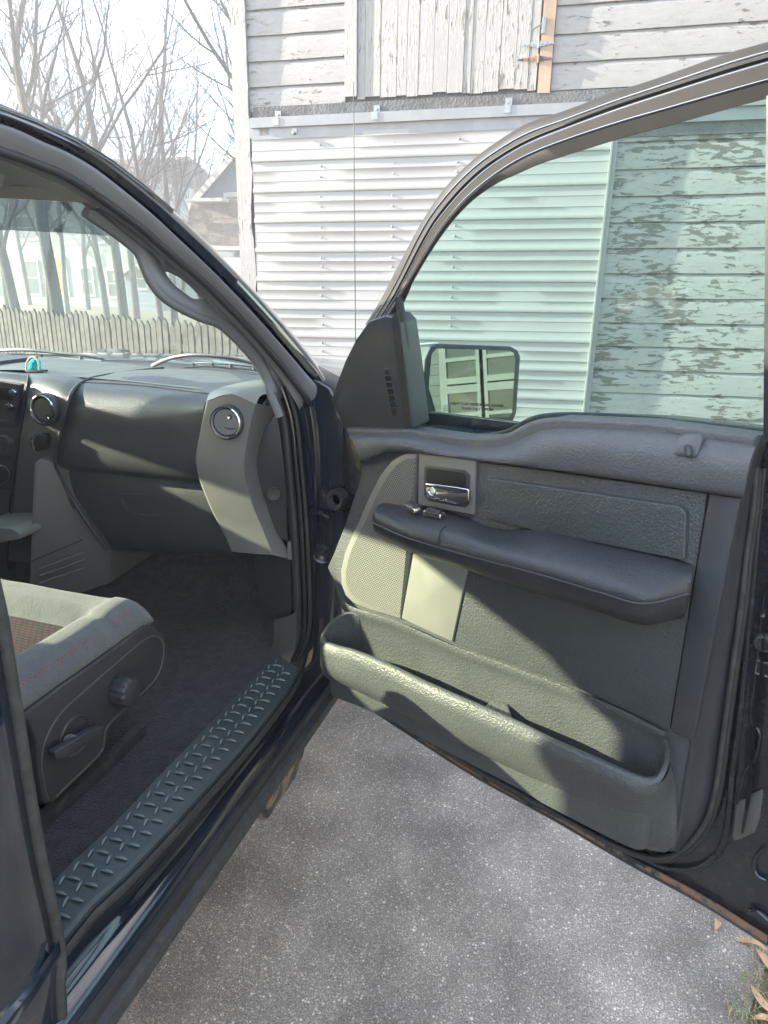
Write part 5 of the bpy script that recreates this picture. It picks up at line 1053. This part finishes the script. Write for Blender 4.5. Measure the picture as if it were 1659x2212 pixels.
# ================================================================== BACKGROUND
def clapboard(x0, x1, y, z0, z1, pitch, dirx=V((1, 0, 0)), nrm=V((0, -1, 0)), org=None):
    vs, fs = [], []; z = z0; o = org or V((x0, y, 0)); ln = x1-x0
    while z < z1-1e-3:
        h = min(pitch, z1-z); b = len(vs)
        for dz, dn in ((0, .0), (0, .022), (h, .004)):
            vs += [o+nrm*dn+V((0, 0, z+dz)), o+dirx*ln+nrm*dn+V((0, 0, z+dz))]
        fs += [(b, b+1, b+3, b+2), (b+2, b+3, b+5, b+4)]; z += pitch
    return vs, fs
def gable_house(name, label, org, dirx, ln, dp, zt, zr, wallm, roofm, wins, pitch=.13, group=None, curt=-1, gable_front=False):
    nrm = V((dirx.y, -dirx.x, 0)); h = empty(name, org+dirx*ln/2, label, 'house', group)
    v, f = clapboard(0, ln, 0, 0, zt, pitch, dirx, nrm, org); mk('wall', v, f, wallm, h, smooth=0)
    v, f = box_data(org-nrm*.02, dirx*ln, -nrm*dp, V((0, 0, zt))); mk('wall_body', v, f, wallm, h, smooth=0)
    ov = .35
    if gable_front:
        a, b, c = org+V((0, 0, zt)), org+dirx*ln+V((0, 0, zt)), org+dirx*ln/2+V((0, 0, zr)); back = -nrm*dp
        mk('gable', [a, b, c, a+back, b+back, c+back], [(0, 1, 2), (3, 5, 4), (0, 2, 5, 3), (1, 4, 5, 2)], wallm, h, smooth=0); sl_ = []
        for q, sg in ((a, -1), (b, 1)):
            e = q+dirx*ov*sg-V((0, 0, ov*(zr-zt)/(ln/2))); p4 = [e+nrm*ov, c+nrm*ov, c+back, e+back]; sl_.append((p4+[p+V((0, 0, .14)) for p in p4], [(0, 1, 2, 3), (4, 7, 6, 5), (0, 4, 5, 1), (1, 5, 6, 2), (2, 6, 7, 3), (3, 7, 4, 0)]))
        v, f = join(sl_); mk('roof', v, f, roofm, h, smooth=0)
        for q in (a, b):
            sg = -1 if q is a else 1; e = q+dirx*ov*sg-V((0, 0, ov*(zr-zt)/(ln/2))); p4 = [e+nrm*(ov+.02)-V((0, 0, .12)), c+nrm*(ov+.02)-V((0, 0, .12)), c+nrm*(ov+.02)+V((0, 0, .1)), e+nrm*(ov+.02)+V((0, 0, .1))]; slab('rake_board', p4, -nrm*.04, M['trim'], h)
    else:
        a = org+nrm*ov-dirx*ov+V((0, 0, zt-.1)); b = a+dirx*(ln+2*ov); c = org-nrm*dp/2-dirx*ov+V((0, 0, zr)); d = c+dirx*(ln+2*ov); e = org-nrm*(dp+ov)-dirx*ov+V((0, 0, zt-.1)); g_ = e+dirx*(ln+2*ov)
        v = [a, b, d, c, e, g_]; v += [p+V((0, 0, .12)) for p in v]; mk('roof', v, [(0, 1, 2, 3), (3, 2, 5, 4), (6, 7, 8, 9), (9, 8, 11, 10), (0, 1, 7, 6), (0, 3, 9, 6), (3, 4, 10, 9), (1, 2, 8, 7), (2, 5, 11, 8), (4, 5, 11, 10)], roofm, h, smooth=0)
    for i, (s, z, ww, hh) in enumerate(wins):
        c = org+dirx*s+V((0, 0, z)); fr = []
        for (sx, sz, lx, lz) in ((-ww/2-.1, -.1, .1, hh+.2), (ww/2, -.1, .1, hh+.2), (-ww/2, hh, ww, .12), (-ww/2, -.1, ww, .1), (-ww/2, hh*.48, ww, .05)): fr.append(box_data(c+dirx*sx+V((0, 0, sz))+nrm*.06, dirx*lx, -nrm*.10, V((0, 0, lz))))
        v, f = join(fr); w_ = mk('window', v, f, M['hwhite'], h, smooth=0)
        v, f = box_data(c-dirx*ww/2+nrm*.03, dirx*ww, -nrm*.04, V((0, 0, hh))); mk('pane', v, f, M['window'] if i != curt else M['curtain'], w_, smooth=0)
    return h
M['hwhite'] = mat('white_trim_paint', (.42, .42, .40), .6)
# white clapboard house beyond the fence (seen through the windshield)
HY = 28.0
hx0 = wy(-140, 600, HY).x; hx1 = wy(302, 600, HY).x
def hs(px, y1, y2, w_): 
    a = wy(px, y2, HY); b = wy(px, y1, HY); return (a.x-hx0, a.z, w_, b.z-a.z)
gable_house('white_house', 'white clapboard house with tall sash windows seen through the windshield', V((hx0, HY, 0)), V((1, 0, 0)), hx1-hx0, 8, 5.4, 6.6, M['hsiding'], M['brownroof'],
            [hs(75, 565, 634, .75), hs(138, 560, 634, .55), hs(193, 580, 636, .55), hs(248, 585, 640, .5), hs(212, 490, 522, .6), hs(62, 470, 515, 1.0), hs(10, 560, 640, .8)], .24, curt=1)
# blue grey house with brown roof beyond the barn corner
BY = 20.0
p0 = wy(452, 600, BY); p1 = wy(640, 600, BY)
zr_ = wy(575, 318, BY).z; zt_ = wy(450, 425, BY).z
bh = gable_house('blue_grey_house', 'blue-grey gabled house with a brown shingled porch roof beside the barn corner', V((p0.x, BY, 0)), V((1, 0, 0)), (p1.x-p0.x), 7, zt_, zr_, M['bluewall'], M['brownroof'], [(wy(513, 500, BY).x-p0.x, wy(513, 508, BY).z, .55, wy(513, 425, BY).z-wy(513, 508, BY).z)], .2, gable_front=True)
pr_ = [wy(*p, BY-1.2) for p in ((462, 432), (508, 430), (560, 470), (560, 540), (450, 528))]
slab('porch_roof', pr_, V((0, 1.1, .1)), M['brownroof'], bh)
for v, f in ([box_data(wy(400, 436, BY-1.6), V((1.15, 0, 0)), V((0, 1.4, 0)), V((0, 0, .09))), box_data(wy(428, 540, BY-1.3), V((1.6, 0, 0)), V((0, 1.2, 0)), V((0, 0, .10))), box_data(wy(455, 548, BY-1.25)-V((0, 0, 1.2)), V((1.3, 0, 0)), V((0, 1.2, 0)), V((0, 0, 1.1)))]): mk('eave', v, f, M['trim'], bh, smooth=0)
slab('side_roof', [wy(*p, BY-1.0) for p in ((412, 440), (455, 436), (480, 525), (440, 525), (405, 480))], V((0, .8, 0)), M['brownroof'], bh)
# small blue shed between the trees
gable_house('blue_shed', 'small pale blue gabled shed seen low through the right end of the windshield', V((wy(272, 600, 26).x, 26, 0)), V((1, 0, 0)), 1.6, 4, wy(285, 590, 26).z, wy(285, 568, 26).z, M['bluewall'], M['hwhite'], [(.8, .9, .4, .7)], .2, gable_front=True)
# wooden picket fence
FA = wz(-60, 655, 1.10); FB = wz(560, 700, 1.10); FA.z = 0; FB.z = 0
fen = empty('picket_fence', FA.lerp(FB, .5), 'weathered grey wooden picket fence running behind the truck hood', 'fence')
dx_ = (FB-FA).normalized(); nr = V((dx_.y, -dx_.x, 0)); ln = (FB-FA).length-.2; pr = []; random.seed(11); t = -1.0
while t < ln:
    w_ = .075; h = 1.08+random.uniform(-.03, .03); o_ = FA+dx_*t+nr*random.uniform(0, .01)+dx_*random.uniform(-.004, .004)
    lp = [o_, o_+dx_*w_, o_+dx_*w_+V((0, 0, h-.05)), o_+dx_*w_*.5+V((0, 0, h)), o_+V((0, 0, h-.05))]; vs = lp+[p-nr*.02 for p in lp]; n = 5
    pr.append((vs, [tuple(range(5)), (9, 8, 7, 6, 5)]+[(i, (i+1) % n, n+(i+1) % n, n+i) for i in range(n)])); t += .098
v, f = join(pr); mk('pickets', v, f, M['fence'], fen, smooth=0)
v, f = join([box_data(FA-dx_*1-nr*.07+V((0, 0, z)), dx_*(ln+.9), nr*.045, V((0, 0, .09))) for z in (.25, .85)]); mk('rails', v, f, M['fence'], fen, smooth=0)
# ---- bare trees -------------------------------------------------------------------
def tree(px, Y_, r0, h, seed, lean, label, px_top=None, fork=.45):
    random.seed(seed); base = wy(px, 620, Y_); base.z = 0; big, tw = [], []
    t = empty('bare_tree', base, label, 'tree', 'bare trees behind the fence')
    def grow(p, d, ln, r, depth, dest_big):
        n = 5 if depth < 2 else 4; pts = [p]; rad = [r]; q = p; dd = d.copy()
        for i in range(n):
            dd = (dd+V((random.uniform(-1, 1), random.uniform(-1, 1), random.uniform(-.4, .8)))*(.05 if depth == 0 else .13)+V((0, 0, .03 if depth else 0))).normalized(); q = q+dd*ln/n; pts.append(q); rad.append(r*(1-(.5 if depth else .45)*(i+1)/n))
        (big if depth <= 1 else tw).append(tube_data(pts, rad, 8 if depth == 0 else (6 if depth == 1 else (4 if depth == 2 else 3)), caps=False))
        if depth >= 5 or rad[-1] < .0012: return
        kids = {0: 8, 1: 6, 2: 6, 3: 5, 4: 3}[depth]
        for k in range(kids):
            fr = random.uniform(.35 if depth == 0 else .15, 1.0) if k else 1.0; i = min(int(fr*n), n-1); f_ = fr*n-i; pp = pts[i].lerp(pts[i+1], f_); rr = (rad[i]*(1-f_)+rad[i+1]*f_)
            ax = (pts[i+1]-pts[i]).normalized(); side = V((random.uniform(-1, 1), random.uniform(-1, 1), random.uniform(-.2, .5))); side = (side-ax*side.dot(ax)).normalized()
            ang = random.uniform(.15, .3) if k == 0 else random.uniform(.45, .95); nd = (ax*math.cos(ang)+side*math.sin(ang)).normalized()
            grow(pp, nd, ln*random.uniform(.42, .68)*(1.05 if k == 0 else .9), max(.0022, rr*(.85 if k == 0 else random.uniform(.34, .62))), depth+1, None)
    d0 = V((lean, 0, 1)).normalized(); grow(base, d0, h*fork, r0, 0, None)
    v, f = join(big); mk('trunk', v, f, M['bark'], t, smooth=60); v, f = join(tw); mk('crown', v, f, M['barkthin'], t, smooth=0)
specs = [(30, 15, .13, 11, 1, -.10, 'leaning bare tree at the far left edge of the picture'), (100, 18, .10, 12, 2, .02, 'slim upright bare tree, second from the left above the roof'), (118, 13.5, .15, 12, 4, .05, 'thickest bare tree, dark trunk just right of the left edge pair'),
         (140, 22, .09, 12, 5, -.02, 'thin dark bare tree right beside the thickest trunk'), (225, 20, .11, 12, 6, -.10, 'bare tree leaning left above the middle of the roof pillar'), (262, 16, .13, 12, 7, .03, 'straight bare tree with a stout trunk above the middle of the windshield pillar'),
         (290, 21, .12, 12, 8, -.02, 'bare tree with many upright forks just left of the blue-grey house'), (345, 17, .08, 11, 9, -.09, 'thin leaning bare tree between the stout tree and the blue-grey house'), (372, 19, .11, 12, 10, .02, 'bare tree close to the left side of the blue-grey house'),
         (392, 24, .11, 12, 12, .06, 'farthest bare tree, standing behind the porch roof'), (60, 27, .10, 13, 31, .03, 'slender bare tree far back between the two leftmost trunks'), (205, 29, .10, 13, 32, -.03, 'slender far-off bare tree behind the stout straight one'), (320, 27, .11, 13, 33, .02, 'distant bare tree with crossing limbs left of the blue-grey house'), (430, 28, .12, 13, 34, -.04, 'distant bare tree rising behind the gable of the blue-grey house'), (10, 21, .10, 12, 13, .04, 'pale bare tree at the left edge, behind the leaning one'), (186, 25, .10, 12, 14, .04, 'thin bare tree standing far back in the middle of the row')]
for s_ in specs: tree(*s_)
# big limb reaching in from behind the barn, upper left of its corner
tree(640, 14, .20, 12.5, 21, -.10, 'large spreading bare tree behind the barn, its limbs reaching past the barn corner', fork=.40)
# neighbour buildings behind and right of the camera (seen in the mirror)
nb_ = gable_house('grey_sided_house', 'pale clapboard house with tall framed windows reflected in the door mirror', V((7.0, 1.5, 0)), V((0, -1, 0)), 11.5, 6, 5.0, 7.0, M['hsiding'], M['brownroof'], [(2.05, .95, .42, .60), (2.62, .95, .42, .60), (2.05, 1.75, .42, .45), (2.62, 1.75, .42, .45), (5.4, .3, 1.3, 2.4), (8.0, .6, 1.3, 2.4)], .14)
# ------------------------------------------------------------------ air volume added to stand in for lens glare
hv, hf = bx(-34, 34, -16, 48, -1, 16)
hz = mk('glare_veil', hv, hf, None, smooth=0); hz['kind'] = 'stuff'; hz['label'] = 'thin scattering volume added in place of lens glare'
hm = bpy.data.materials.new('glare_veil'); hm.use_nodes = True; ht = hm.node_tree; ht.nodes.clear(); ho = ht.nodes.new('ShaderNodeOutputMaterial'); hp_ = ht.nodes.new('ShaderNodeVolumePrincipled')
hp_.inputs['Density'].default_value = .008; hp_.inputs['Color'].default_value = (.90, .93, 1, 1); hp_.inputs['Anisotropy'].default_value = .2
ht.links.new(hp_.outputs[0], ho.inputs['Volume']); hz.data.materials.append(hm)
